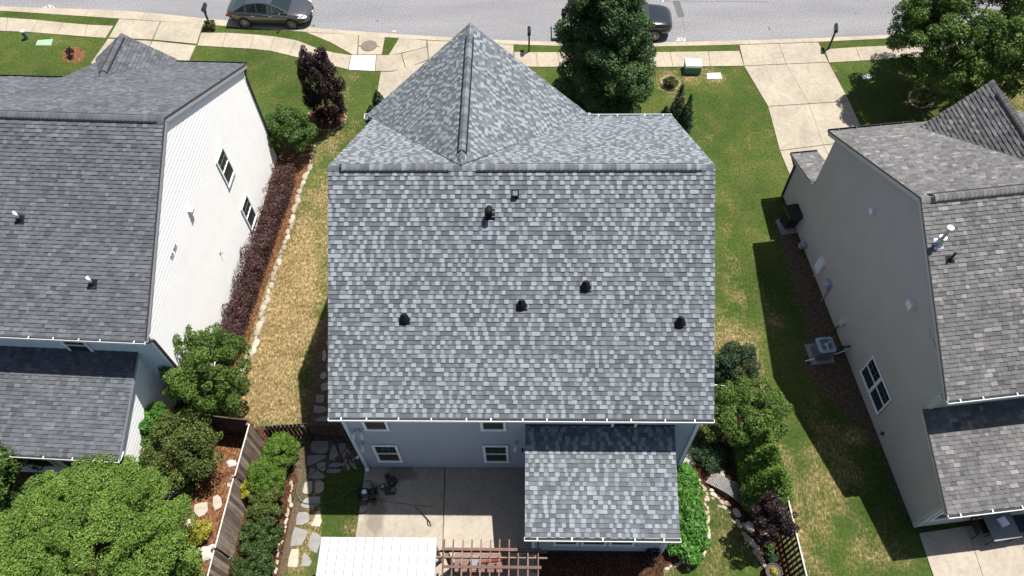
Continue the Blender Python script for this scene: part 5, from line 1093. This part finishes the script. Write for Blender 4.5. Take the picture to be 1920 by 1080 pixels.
def curve(name,pts,r,mat,label,cat,z=.03,grp=None):
    W=[V3(at(*p,z)) for p in pts]; out=[]
    for i in range(len(W)-1):
        p0_=W[max(i-1,0)];p1=W[i];p2=W[i+1];p3=W[min(i+2,len(W)-1)]
        for k in range(6): s=k/6; out.append(.5*((2*p1)+(-p0_+p2)*s+(2*p0_-5*p1+4*p2-p3)*s*s+(-p0_+3*p1-3*p2+p3)*s**3))
    out.append(W[-1]); mb=MB(); mb.tube(out,r,7); return tag(mb.build(name,[mat],None,True),label,cat,grp)
curve('garden_hose',[(682,918),(670,917),(658,918),(647,927),(627,940),(593,945),(567,942),(557,927),(560,912),(577,892),(603,877),(627,860),(650,843)],.016,'hose','green garden hose looping over flagstones and shaded lawn to the pressure washer','hose',.05)
curve('pressure_hose',[(700,922),(708,928),(713,938),(716,950)],.012,'hose_y','short yellow hose curling off the right of the pressure washer','hose',.055)
curve('pressure_hose',[(706,936),(730,941),(760,945),(790,948),(812,951)],.006,'black','thin dark hose lying from the pressure washer across the patio','hose',.05)
curve('metal_hoop',[(668,962.5),(678,962.5),(684,961),(687,957)],.016,'black','thin dark bent handle bar lying at the patio edge below the washer','handle bar',.06)
# spray wand
a=V3(at(778,949,.08)); b=V3(at(799,971,.08)); t=thing('spray_wand','long black spray wand lying half in sun on the patio','spray wand',tuple(a)); mb=MB(); mb.tube([a,a+(b-a)*.55],.011,8); mb.tube([a+(b-a)*.55,b],.02,8); mb.build('lance',['black'],t,off=tuple(a)); mb=MB(); c=V3(at(806,979,.08)); e=V3(at(808,986,.08)); g_=V3(at(803,985,.08)); mb.tube([b,c,e,g_,b+(g_-b)*.4],[.024,.022,.016,.014,.014],8); mb.build('trigger_grip',['black'],t,off=tuple(a))
for (u,v,wx_,wy_,h_,rz_,lb,top_) in ((727,894,.16,.15,.1,20,'small black case highest in the tool pile on the patio',None),(736,905,.34,.26,.14,38,'largest black tool case in the tool pile on the patio','m'),(718,913,.2,.18,.07,30,'small black tray with a pale blue content left in the tool pile','b'),(728,921,.22,.26,.12,3,'black tool bag at the lower left of the tool pile',None),(738,920,.16,.26,.1,5,'open black tool roll with bright tools, lower right of the tool pile','t')):
    p=at(u,v,.04); t=thing('tool_case',lb,'tool case',p,R(rz_),'black tool cases on the patio'); mb=MB(); mb.box(-wx_/2,wx_/2,-wy_/2,wy_/2,0,h_*.7); mb.box(-wx_/2-.008,wx_/2+.008,-wy_/2-.008,wy_/2+.008,h_*.7,h_); mb.tube([(-.05,-wy_/2-.008,h_*.6),(-.05,-wy_/2-.05,h_*.6),(.05,-wy_/2-.05,h_*.6),(.05,-wy_/2-.008,h_*.6)],.008,6); mb.build('case',['black'],t)
    if top_: 
        mb=MB()
        if top_=='t':
            for k in range(3): mb.tube([(-.05+k*.045,-.09,h_+.008),(-.04+k*.045,.09,h_+.008)],.008,6)
        elif top_=='b': mb.box(-wx_*.3,wx_*.3,-wy_*.3,wy_*.3,h_,h_+.01)
        else: mb.tube([(-.1,-.06,h_+.01),(0,-.02,h_+.01),(-.02,-.1,h_+.01)],.008,6)
        mb.build('tools',['metal' if top_!='b' else 'greyblue'],t)
p=at(742,914,.04); mb=MB(); mb.tube([p,(p[0],p[1],.1)],.03,10); mb.tube([(p[0],p[1],.1),(p[0],p[1],.13)],.018,8); tag(mb.build('small_bottle',['plastic_white']),'tiny white bottle standing right of the tool pile','bottle')
# ---------------- right neighbour's yard ----------------
an=Q.phi
p=at(1537,664); t=thing('air_conditioner','grey-blue round-cornered air conditioner unit on a concrete pad by the taupe wall','air conditioner',p,an)
mb=MB(); mb.box(-.5,.45,-.47,.47,0,.09); mb.build('pad',['foundation'],t)
def rsq(a,r_,n=5):
    out=[]
    for cx,cy,s in ((a-r_,a-r_,0),(-a+r_,a-r_,90),(-a+r_,-a+r_,180),(a-r_,-a+r_,270)):
        for k in range(n+1): an_=R(s+90*k/n); out.append((cx+r_*math.cos(an_),cy+r_*math.sin(an_)))
    return out
mb=MB(); mb.prism(rsq(.33,.1),.09,.78); 
for k in range(20): q=rsq(.335,.1); mb.prism(q,.13+k*.032,.137+k*.032)
mb.build('coil_housing',['greybox'],t)
mb=MB(); o_=rsq(.345,.11); i_=[(.27*math.cos(a),.27*math.sin(a)) for a in [math.atan2(q[1],q[0]) for q in o_]]; n=len(o_)
mb.mesh([(x,y,.80) for x,y in o_]+[(x,y,.83) for x,y in i_]+[(x,y,.77) for x,y in o_]+[(x,y,.70) for x,y in i_],[(j,(j+1)%n,n+(j+1)%n,n+j) for j in range(n)]+[(2*n+j,2*n+(j+1)%n,(j+1)%n,j) for j in range(n)]+[(n+j,n+(j+1)%n,3*n+(j+1)%n,3*n+j) for j in range(n)]); mb.build('top_cover',['greyblue'],t)
mb=MB(); mb.cyl((0,0,.79),.08,.03,14)
for k in range(3):
    a=2.1*k; mb.mesh([(.05*math.cos(a),.05*math.sin(a),.77),(.26*math.cos(a),.26*math.sin(a),.77),(.26*math.cos(a+.8),.26*math.sin(a+.8),.8),(.07*math.cos(a+1),.07*math.sin(a+1),.79)],[(0,1,2,3)])
mb.build('fan',['metal'],t)
mb=MB()
for r_ in (.1,.16,.22,.28): 
    q=[(r_*math.cos(a),r_*math.sin(a),.835) for a in np.linspace(0,2*math.pi,25)]; mb.tube(q,.004,4)
mb.build('fan_guard',['black'],t)
a=Q.loc(at(1510,677,.12)); b=Q.loc(at(1572,662,.12)); c=Q.loc(at(1580,654,.45)); c[0]=wq-.03
mb=MB(); q=[Q.wd(x) for x in (a,b)]; cc=Q.wd(c); mb.tube([q[0],q[1],(cc[0],cc[1],.3),cc],.02,7); tag(mb.build('refrigerant_line',['plastic_white'],None,True),'pale line running from the air conditioner pad to the taupe wall','pipe')
mb=MB(); q0=Q.wd((wq-.03,-.75,.05)); q1=Q.wd((wq-.05,-1.1,.75)); mb.tube([q0,q1],.03,8); tag(mb.build('wall_conduit',['dark_trim'],None,True),'dark slanting conduit on the taupe wall right of the air conditioner','conduit')
# wheeled bin
p=at(1476,424); t=thing('wheeled_bin','black wheeled bin with a glossy lid at the corner of the taupe house','bin',p,an+R(4)); mb=MB(); mb.box(-.42,.42,-.45,.4,0,.06); mb.build('pad',['foundation'],t)
mb=MB(); vs=[(-.22,-.2,.1),(.22,-.2,.1),(.22,.22,.1),(-.22,.22,.1),(-.31,-.36,1.0),(.31,-.36,1.0),(.31,.36,1.0),(-.31,.36,1.0)]; mb.mesh(vs,[(3,2,1,0),(4,5,6,7),(0,1,5,4),(1,2,6,5),(2,3,7,6),(3,0,4,7)]); mb.box(-.33,.33,-.38,.38,.95,1.0); mb.build('bin_body',['black'],t)
mb=MB(); vs=[(-.35,-.4,1.002),(.35,-.4,1.002),(.35,.4,1.002),(-.35,.4,1.002),(-.3,-.3,1.09),(.3,-.3,1.09),(.3,.34,1.12),(-.3,.34,1.12)]; mb.mesh(vs,[(4,5,6,7),(0,1,5,4),(1,2,6,5),(2,3,7,6),(3,0,4,7)]); mb.tube([(-.3,.43,1.0),(.3,.43,1.0)],.02,8); mb.build('lid',['blackgloss'],t)
for x in (-.27,.22): mb=MB(); mb.tube([(x,.22,.16),(x+.05,.22,.16)],.1,14); mb.build('wheel',['tyre'],t)
gp=Q.wd((wq-.2,4.2,0)); t=thing('gas_meter','grey gas meter with pipes at the foot of the taupe wall below the bin','gas meter',tuple(gp),an); mb=MB(); mb.tube([(0,0,.25),(0,0,.5)],[.12,.1],12); mb.box(-.12,.12,-.1,.1,.28,.45); mb.build('meter_body',['greyblue'],t); mb=MB(); mb.tube([(.0,.14,0),(0,.14,.55),(0,.02,.6),(0,.0,.5)],.022,8); mb.tube([(0,-.12,.5),(.1,-.12,.52),(.18,-.12,.5)],.02,8); mb.build('pipe',['metal'],t,True)
# neighbour patio furniture
tc=at(1878,984,.74); t=thing('patio_table','square black metal patio table on the right neighbour patio','table',(tc[0],tc[1],.04),an+R(2)); mb=MB(); mb.box(-.5,.5,-.5,.5,.67,.7); mb.box(-.47,.47,-.47,.47,.6,.668); mb.build('table_top',['greybox'],t)
for x in (-.44,.44):
    for y in (-.44,.44): mb=MB(); mb.tube([(x,y,0),(x,y,.6)],.02,8); mb.build('leg',['black'],t)
p=at(1881,978,.78); t=thing('folded_cover','white folded cloth on the black patio table','cloth',(p[0],p[1],.745),an+R(15)); mb=MB(); mb.box(-.15,.15,-.16,.16,0,.03); mb.box(-.14,.15,-.15,.15,.031,.06); mb.box(-.13,.12,-.15,.14,.061,.085); mb.build('folded_cloth',['plastic_white'],t)
def chair(u,v,rz_,lb,seat):
    p=at(u,v,.42); t=thing('patio_chair',lb,'chair',(p[0],p[1],.04),rz_,'chairs round the black patio table'); mb=MB(); mb.box(-.26,.26,-.25,.25,.36,.42); mb.build('seat',[seat],t)
    for x in (-.28,.28):
        for y in (-.25,.25): mb=MB(); mb.tube([(x,y,0),(x*.97,y*.95,.38)],.016,7); mb.build('leg',['black'],t)
        mb=MB(); mb.tube([(x,-.25,.4),(x,-.25,.6),(x,.25,.64),(x,.25,.4)],.017,7); mb.build('armrest',['black'],t,True)
    mb=MB()
    for k in range(7): xx=-.24+k*.08; mb.tube([(xx,.25,.4),(xx,.36,.95)],.012,6)
    mb.tube([(-.28,.25,.4),(-.28,.37,.97),(.28,.37,.97),(.28,.25,.4)],.017,7); mb.build('backrest',['black'],t)
chair(1838,988,an+R(90),'black armchair left of the patio table, its back to the taupe house corner','black'); chair(1912,985,an+R(-90),'patio chair with a navy cushion right of the table','blue_seat')
# ---------------- utilities, mailboxes ----------------
p=at(51,72); t=thing('cable_pedestal','short green round utility pedestal with a pale cap on the left front lawn','utility pedestal',p); mb=MB(); mb.cyl((0,0,0),.12,.46,18); mb.build('pedestal_body',['util_green'],t); mb=MB(); mb.tube([(0,0,.46),(0,0,.52),(0,0,.55)],[.135,.13,.06],18); mb.build('cap',['lid_white'],t)
p=at(1297,133); t=thing('transformer_box','green utility transformer box with a faded white lid beside the right pavement','utility box',p,R(-2)); mb=MB(); mb.box(-.42,.42,-.28,.3,0,.46); mb.build('cabinet',['util_green'],t); mb=MB(); vs=[(-.45,-.31,.46),(.45,-.31,.46),(.45,.33,.46),(-.45,.33,.46),(-.42,-.27,.56),(.42,-.27,.56),(.42,.29,.58),(-.42,.29,.58)]; mb.mesh(vs,[(3,2,1,0),(4,5,6,7),(0,1,5,4),(1,2,6,5),(2,3,7,6),(3,0,4,7)]); mb.build('lid',['lid_white'],t)
for pts,m,lb in (([(71,76),(100,74),(96,86),(67,86)],'lid_green','faded green flat utility vault lid left of the mulch ring'),([(1325,138),(1351,137),(1353,148),(1326,149)],'lid_white','pale green flat utility vault lid right of the transformer box'),([(1615,142),(1630,140),(1634,147),(1619,149)],'plastic_white','small white meter box lid in the tree shadow right of the driveway')):
    mb=MB(); q=pp(pts); mb.prism(q,-.02,.03); c=np.mean(q,0); mb.prism([tuple(c+(np.array(a)-c)*.88) for a in q],.031,.04); tag(mb.build('vault_lid',[m]),lb,'vault lid')
def mailbox(u,v,lb,rz_=0,h=1.15):
    p=at(u,v); t=thing('mailbox',lb,'mailbox',p,R(rz_),'black mailboxes along the street'); mb=MB(); mb.box(-.045,.045,-.045,.045,0,h); mb.bar((0,-.05,h*.62),(0,.3,h*.93),.04,.04); mb.build('post',['black'],t)
    mb=MB(); n=10; sec=[(-.09,0),(.09,0)]+[(.09*math.cos(a),.12+.09*math.sin(a)) for a in np.linspace(0,math.pi,n)]
    k=len(sec); mb.mesh([(x,y,h+z) for y in (-.12,.42) for x,z in sec],[tuple(range(k)),tuple(range(k,2*k))[::-1]]+[(j,k+j,k+(j+1)%k,(j+1)%k) for j in range(k)]); b=mb.build('box',['blackgloss'],t,False); mb=MB(); mb.box(.092,.1,.1,.13,h+.05,h+.22); mb.build('flag',['black'],b)
mailbox(396,52,'black mailbox on a post with a small shrub, left of the grey car'); mailbox(992,97,'black mailbox on a post in the grass strip left of the dark shade tree'); mailbox(1553,92,'black mailbox on a post right of the right driveway',-12)
# ---------------- cars ----------------
def car(name,label,loc,hd,paint,st,gh,belt,W,wr,wx,tail=False,rails=False):
    t=thing(name,label,'car',loc,hd); mb=MB(); K=14; vs=[]
    for x,zl,zt,w_ in st:
        half=[(0,zl),(w_*.8,zl),(w_*.965,zl+.1),(w_,zl+(zt-zl)*.45),(w_*.985,zt-.16),(w_*.93,zt-.05),(w_*.78,zt),(0,zt+.025)]
        sec=half+[(-y,z) for y,z in half[-2:0:-1]]; K=len(sec); vs+=[(x,y,z) for y,z in sec]
    n=len(st); fs=[(i*K+j,(i+1)*K+j,(i+1)*K+(j+1)%K,i*K+(j+1)%K) for i in range(n-1) for j in range(K)]+[tuple(range(K)),tuple(range((n-1)*K,n*K))[::-1]]
    mb.mesh(vs,fs); b=mb.build('body',[paint],t,True); md=b.modifiers.new('sub','SUBSURF'); md.levels=1; md.render_levels=1
    # cabin: stations (x, z, half width); first..last slope down to the belt
    cab=MB(); ws=MB(); rw=MB(); sw={1:MB(),-1:MB()}; m=len(gh)
    for i in range(m-1):
        (xa_,za,wa),(xb_,zb_,wb_)=gh[i],gh[i+1]; mid=gh[i][3:] if False else None
        tgt=rw if i==0 else (ws if i==m-2 else cab)
        ia=.9 if tgt is not cab else 1.0
        if tgt is not cab: 
            cab.face([(xa_,-wa,za),(xb_,-wb_,zb_),(xb_,wb_,zb_),(xa_,wa,za)][::1]); e=.007; tgt.face([(xa_,-wa*ia,za+e),(xb_,-wb_*ia,zb_+e),(xb_,wb_*ia,zb_+e),(xa_,wa*ia,za+e)])
        else: cab.face([(xa_,-wa,za),(xb_,-wb_,zb_),(xb_,wb_,zb_),(xa_,wa,za)])
        for s in (1,-1):
            wl_=W*.9; A_=(xa_,s*wa,za);B_=(xb_,s*wb_,zb_);C_=(xb_,s*wl_,belt);D_=(xa_,s*wl_,belt)
            q=[A_,B_,C_,D_] if s>0 else [D_,C_,B_,A_]; cab.face(q)
            P4=[V3(A_),V3(B_),V3(C_),V3(D_)]; 
            if abs(za-belt)<.06: P4=[P4[1],P4[2],P4[3]]
            elif abs(zb_-belt)<.06: P4=[P4[0],P4[2],P4[3]]
            cen=sum(P4)/len(P4); o2=[tuple(cen+(p-cen)*(.86 if tgt is cab else .74)+V3((0,s*.008,.003))) for p in P4]; sw[s].face(o2 if s>0 else o2[::-1])
    cab.build('cabin',[paint],t); ws.build('windshield',['car_glass'],t)
    if not tail: rw.build('rear_window',['car_glass'],t)
    for s in (1,-1): sw[s].build('side_windows',['car_glass'],t)
    for x in wx:
        for s in (1,-1):
            mb=MB(); mb.tube([(x,s*(W-.03),wr+.01),(x,s*(W+.004),wr+.01)],wr+.05,28); mb.build('wheel_arch',['black'],t)
            mb=MB(); mb.tube([(x,s*(W-.2),wr),(x,s*(W-.0),wr),(x,s*(W+.014),wr)],[wr,wr,wr*.94],28); w0=mb.build('wheel',['tyre'],t)
            mb=MB(); y0=s*(W+.016)
            for k in range(10):
                a=2*math.pi*k/10; mb.bar((x+.03*math.cos(a),y0,wr+.03*math.sin(a)),(x+wr*.66*math.cos(a+.12),y0,wr+wr*.66*math.sin(a+.12)),.035,.012,up=(0,1,0))
            q=[(x+wr*.68*math.cos(a),y0,wr+wr*.68*math.sin(a)) for a in np.linspace(0,2*math.pi,25)]; mb.tube(q,.014,5); mb.tube([(x,s*(W+.005),wr),(x,s*(W+.025),wr)],.045,12); mb.build('rim',['rim'],w0)
    F_=st[-1][0]; zl=st[-3]
    for s in (1,-1):
        mb=MB(); y=s*W; mb.mesh([(F_-.62,y*.965,.74),(F_-.2,y*.86,.66),(F_-.12,y*.72,.66),(F_-.2,y*.66,.74),(F_-.5,y*.85,.82)],[(0,1,2,3,4) if s>0 else (4,3,2,1,0)]); mb.build('headlight',['lamp'],t)
        mb=MB(); R_=st[0][0]; mb.obox((R_+.05,y*.93-(.06 if s>0 else 0),belt-.25),(.3,0,0),(0,.1 if s>0 else .1,0),(0,0,.12)) ; mb.build('tail_light',['tail'],t)
        mb=MB(); xm=gh[-1][0]-.35; mb.tube([(xm,s*W*.93,belt+.02),(xm-.02,s*(W+.1),belt+.08)],.03,6); mb.tube([(xm+.04,s*(W+.1),belt+.08),(xm-.06,s*(W+.12),belt+.09)],[.05,.085],10); mb.build('mirror',[paint],t,True)
        for xd in (-.75,.25): mb=MB(); mb.bar((xd-.1,s*(W+.012),belt-.13),(xd+.1,s*(W+.012),belt-.13),.02,.025); mb.build('door_handle',['chrome'],t)
        mb=MB(); 
        for xd in (-.1,): mb.bar((xd,s*(W*.9+.012),belt),(xd-.05,s*(gh[2][2]+.012),gh[2][1]-.03),.05,.012,up=(0,1,0))
        mb.build('door_pillar',['black'],t)
    mb=MB(); mb.box(F_-.06,F_+.005,-.42,.42,.46,.6); mb.build('grille',['black'],t)
    mb=MB(); mb.bar((F_-.03,-.2,.6),(F_+.012,0,.52),.03,.02); mb.bar((F_-.03,.2,.6),(F_+.012,0,.52),.03,.02); mb.build('grille_trim',['chrome'],t)
    return t
rw_=at(459,42.5,.33); fw_=at(548,44.8,.33); hd=math.atan2(fw_[1]-rw_[1],fw_[0]-rw_[0]); cx_=(rw_[0]+fw_[0])/2; cy_=(rw_[1]+fw_[1])/2; Wc=.91
loc=(cx_-math.sin(hd)*Wc-.02*math.cos(hd),cy_+math.cos(hd)*Wc,-.05)
st=[(-2.34,.5,.86,.62),(-2.22,.3,1.0,.8),(-1.8,.22,1.05,.89),(-1.0,.2,1.03,.91),(0,.19,.99,.91),(.9,.2,.96,.91),(1.35,.22,.93,.905),(1.8,.24,.85,.89),(2.12,.28,.74,.8),(2.34,.38,.62,.55)]
gh=[(-1.85,1.05,.66),(-1.12,1.36,.585),(-.5,1.45,.6),(.15,1.44,.6),(.35,1.39,.61),(1.2,.96,.7)]
car('parked_sedan','dark grey metallic sedan parked at the near kerb, upper left',loc,hd,'car_grey',st,gh,.97,Wc,.335,(-1.33,1.33))
fw_=at(1227,66,.38); hd2=R(-1.0); Ws=.96; loc=(fw_[0]-1.45*math.cos(hd2)-math.sin(hd2)*Ws,fw_[1]-1.45*math.sin(hd2)+math.cos(hd2)*Ws,-.05)
st=[(-2.4,.55,1.05,.8),(-2.32,.38,1.15,.9),(-1.8,.3,1.17,.95),(-.8,.28,1.15,.96),(.3,.28,1.13,.96),(1.1,.28,1.12,.96),(1.5,.3,1.1,.95),(2.0,.32,1.04,.93),(2.3,.36,.95,.84),(2.44,.48,.8,.62)]
gh=[(-2.35,1.15,.82),(-2.2,1.72,.7),(-1.2,1.8,.72),(.1,1.79,.72),(.3,1.74,.73),(1.15,1.12,.82)]
t=car('parked_suv','black SUV at the near kerb behind the dark shade tree, tailgate raised',loc,hd2,'car_black',st,gh,1.12,Ws,.38,(-1.42,1.45),tail=True,rails=True)
mb=MB(); mb.box(-2.42,-2.37,-.68,.68,.72,1.68); mb.build('cargo_opening',['dirt_shade'],t)  # dark panel stands in for the shade inside the boot
mb=MB(); mb.obox((-2.25,-.7,1.79),(-.75,0,.22),(0,1.4,0),(0,0,.05)); mb.obox((-3.0,-.68,2.0),(-.3,0,-.25),(0,1.36,0),(0,0,.05)); tg=mb.build('tailgate',['car_black'],t); mb=MB(); mb.obox((-2.4,-.58,1.892),(-.5,0,.147),(0,1.16,0),(0,0,.004)); mb.build('tailgate_window',['car_glass'],tg)
for s in (-1,1): mb=MB(); mb.tube([(-2.0,s*.66,1.84),(0,s*.66,1.86)],.022,7); mb.build('roof_rail',['chrome'],t)
for s in (-1,1): mb=MB(); mb.tube([(-2.33,s*.66,1.3),(-2.85,s*.62,1.95)],.014,6); mb.build('gas_strut',['metal'],t)
p=at(1044,76,-.05); q=at(1044,49,-.05)
mb=MB(); mb.obox((p[0]-.25,p[1],-.045),(.55,0,0),(0,q[1]-p[1],0.0),(0,0,.16)); mb.obox((p[0]-.27,p[1]-.02,.116),(.59,0,0),(0,q[1]-p[1]+.04,0),(0,0,.03)); tag(mb.build('storage_crate',['greybox']),'flat grey crate standing on the road behind the black SUV','crate')
# ---------------- person ----------------
def skinned(name,verts,edges,rad,mat,parent,root=0,loc=None):
    me=bpy.data.meshes.new(name); me.from_pydata([tuple(v) for v in verts],edges,[]); me.materials.append(M[mat]); o=bpy.data.objects.new(name,me); COL.objects.link(o)
    sm=o.modifiers.new('skin','SKIN'); me.skin_vertices.new() if not me.skin_vertices else None
    for i,v in enumerate(me.skin_vertices[0].data): r_=rad[i]; v.radius=(r_,r_) if not hasattr(r_,'__len__') else r_; v.use_root=(i==root)
    sm.use_smooth_shade=True; s=o.modifiers.new('sub','SUBSURF'); s.levels=1; s.render_levels=2
    if parent is not None: o.parent=parent
    if loc is not None: o.location=loc
    return o
pf=at(1056,49,-.05)
# bends forward (towards +x) into the boot
V=[(0,0,.93),(.1,0,1.05),(.27,0,1.18),(.42,0,1.27),(.52,0,1.33),(.62,0,1.38),(.70,0,1.40),   #0-6 pelvis..head
   (.02,.1,.88),(.04,.13,.5),(-.05,.14,.1),(.1,.16,.04),      #7-10 left leg
   (.0,-.1,.88),(-.02,-.13,.5),(-.16,-.14,.1),(-.01,-.16,.04), #11-14 right leg
   (.44,.18,1.25),(.62,.24,1.03),(.84,.2,1.0),(.92,.19,1.0),    #15-18
   (.44,-.18,1.25),(.66,-.24,1.06),(.88,-.18,1.02),(.96,-.17,1.02)]
E_=[(0,1),(1,2),(2,3),(3,4),(4,5),(5,6),(0,7),(7,8),(8,9),(9,10),(0,11),(11,12),(12,13),(13,14),(3,15),(15,16),(16,17),(17,18),(3,19),(19,20),(20,21),(21,22)]
Rd=[.13,.125,.14,.14,.055,.085,.095,.095,.065,.045,.04,.095,.065,.045,.04,.055,.04,.03,.03,.055,.04,.03,.03]
pl=skinned('person',V,E_,Rd,'skin',None,0,(pf[0]-.0,pf[1],-.05)); tag(pl,'person in dark clothes bending into the open boot of the black SUV','person')
idx=[0,7,8,9,11,12,13]; m_={k:i for i,k in enumerate(idx)}
skinned('trousers',[V[i] for i in idx],[(m_[a],m_[b]) for a,b in E_ if a in m_ and b in m_],[.15,.115,.085,.065,.115,.085,.065],'cloth_black',pl)
idx=[0,1,2,3,15,16,19,20]; m_={k:i for i,k in enumerate(idx)}
skinned('shirt',[V[i] for i in idx],[(m_[a],m_[b]) for a,b in E_ if a in m_ and b in m_],[.14,.15,.165,.16,.08,.06,.08,.06],'cloth_maroon',pl)
for s in (0,1):
    k=(9,10) if s==0 else (13,14); a=V3(V[k[0]]); b=V3(V[k[1]]); skinned('shoe',[a-Zv*.03-(b-a)*.1,(a+b)/2-Zv*.02,b+(b-a)*.3],[(0,1),(1,2)],[.055,.055,.04],'cloth_black',pl)
mb=MB(); c=V3(V[6])+V3((-.02,0,.03)); 
for i in range(6):
    pass
n=12; mb.mesh([tuple(c+V3((.108*math.cos(a)*math.cos(e),.1*math.sin(a)*math.cos(e),.1*math.sin(e)))) for e in np.linspace(-.1,1.5,6) for a in np.linspace(0,2*math.pi,n+1)[:-1]],[(i*n+j,i*n+(j+1)%n,(i+1)*n+(j+1)%n,(i+1)*n+j) for i in range(5) for j in range(n)]); mb.build('hair',['cloth_black'],pl,True)
for k,s in ((18,1),(22,-1)):
    b=V3(V[k]); mb=MB()
    for j,(dy,l_) in enumerate(((-.03,.07),(-.01,.08),(.01,.075),(.03,.06))): mb.tube([b+V3((0,dy,0)),b+V3((l_*.6,dy,-.01)),b+V3((l_,dy,-.035))],[.009,.008,.006],6)
    mb.tube([b+V3((-.02,-s*.03,0)),b+V3((.02,-s*.055,-.01)),b+V3((.045,-s*.05,-.02))],[.011,.009,.007],6); mb.build('fingers',['skin'],pl,True)
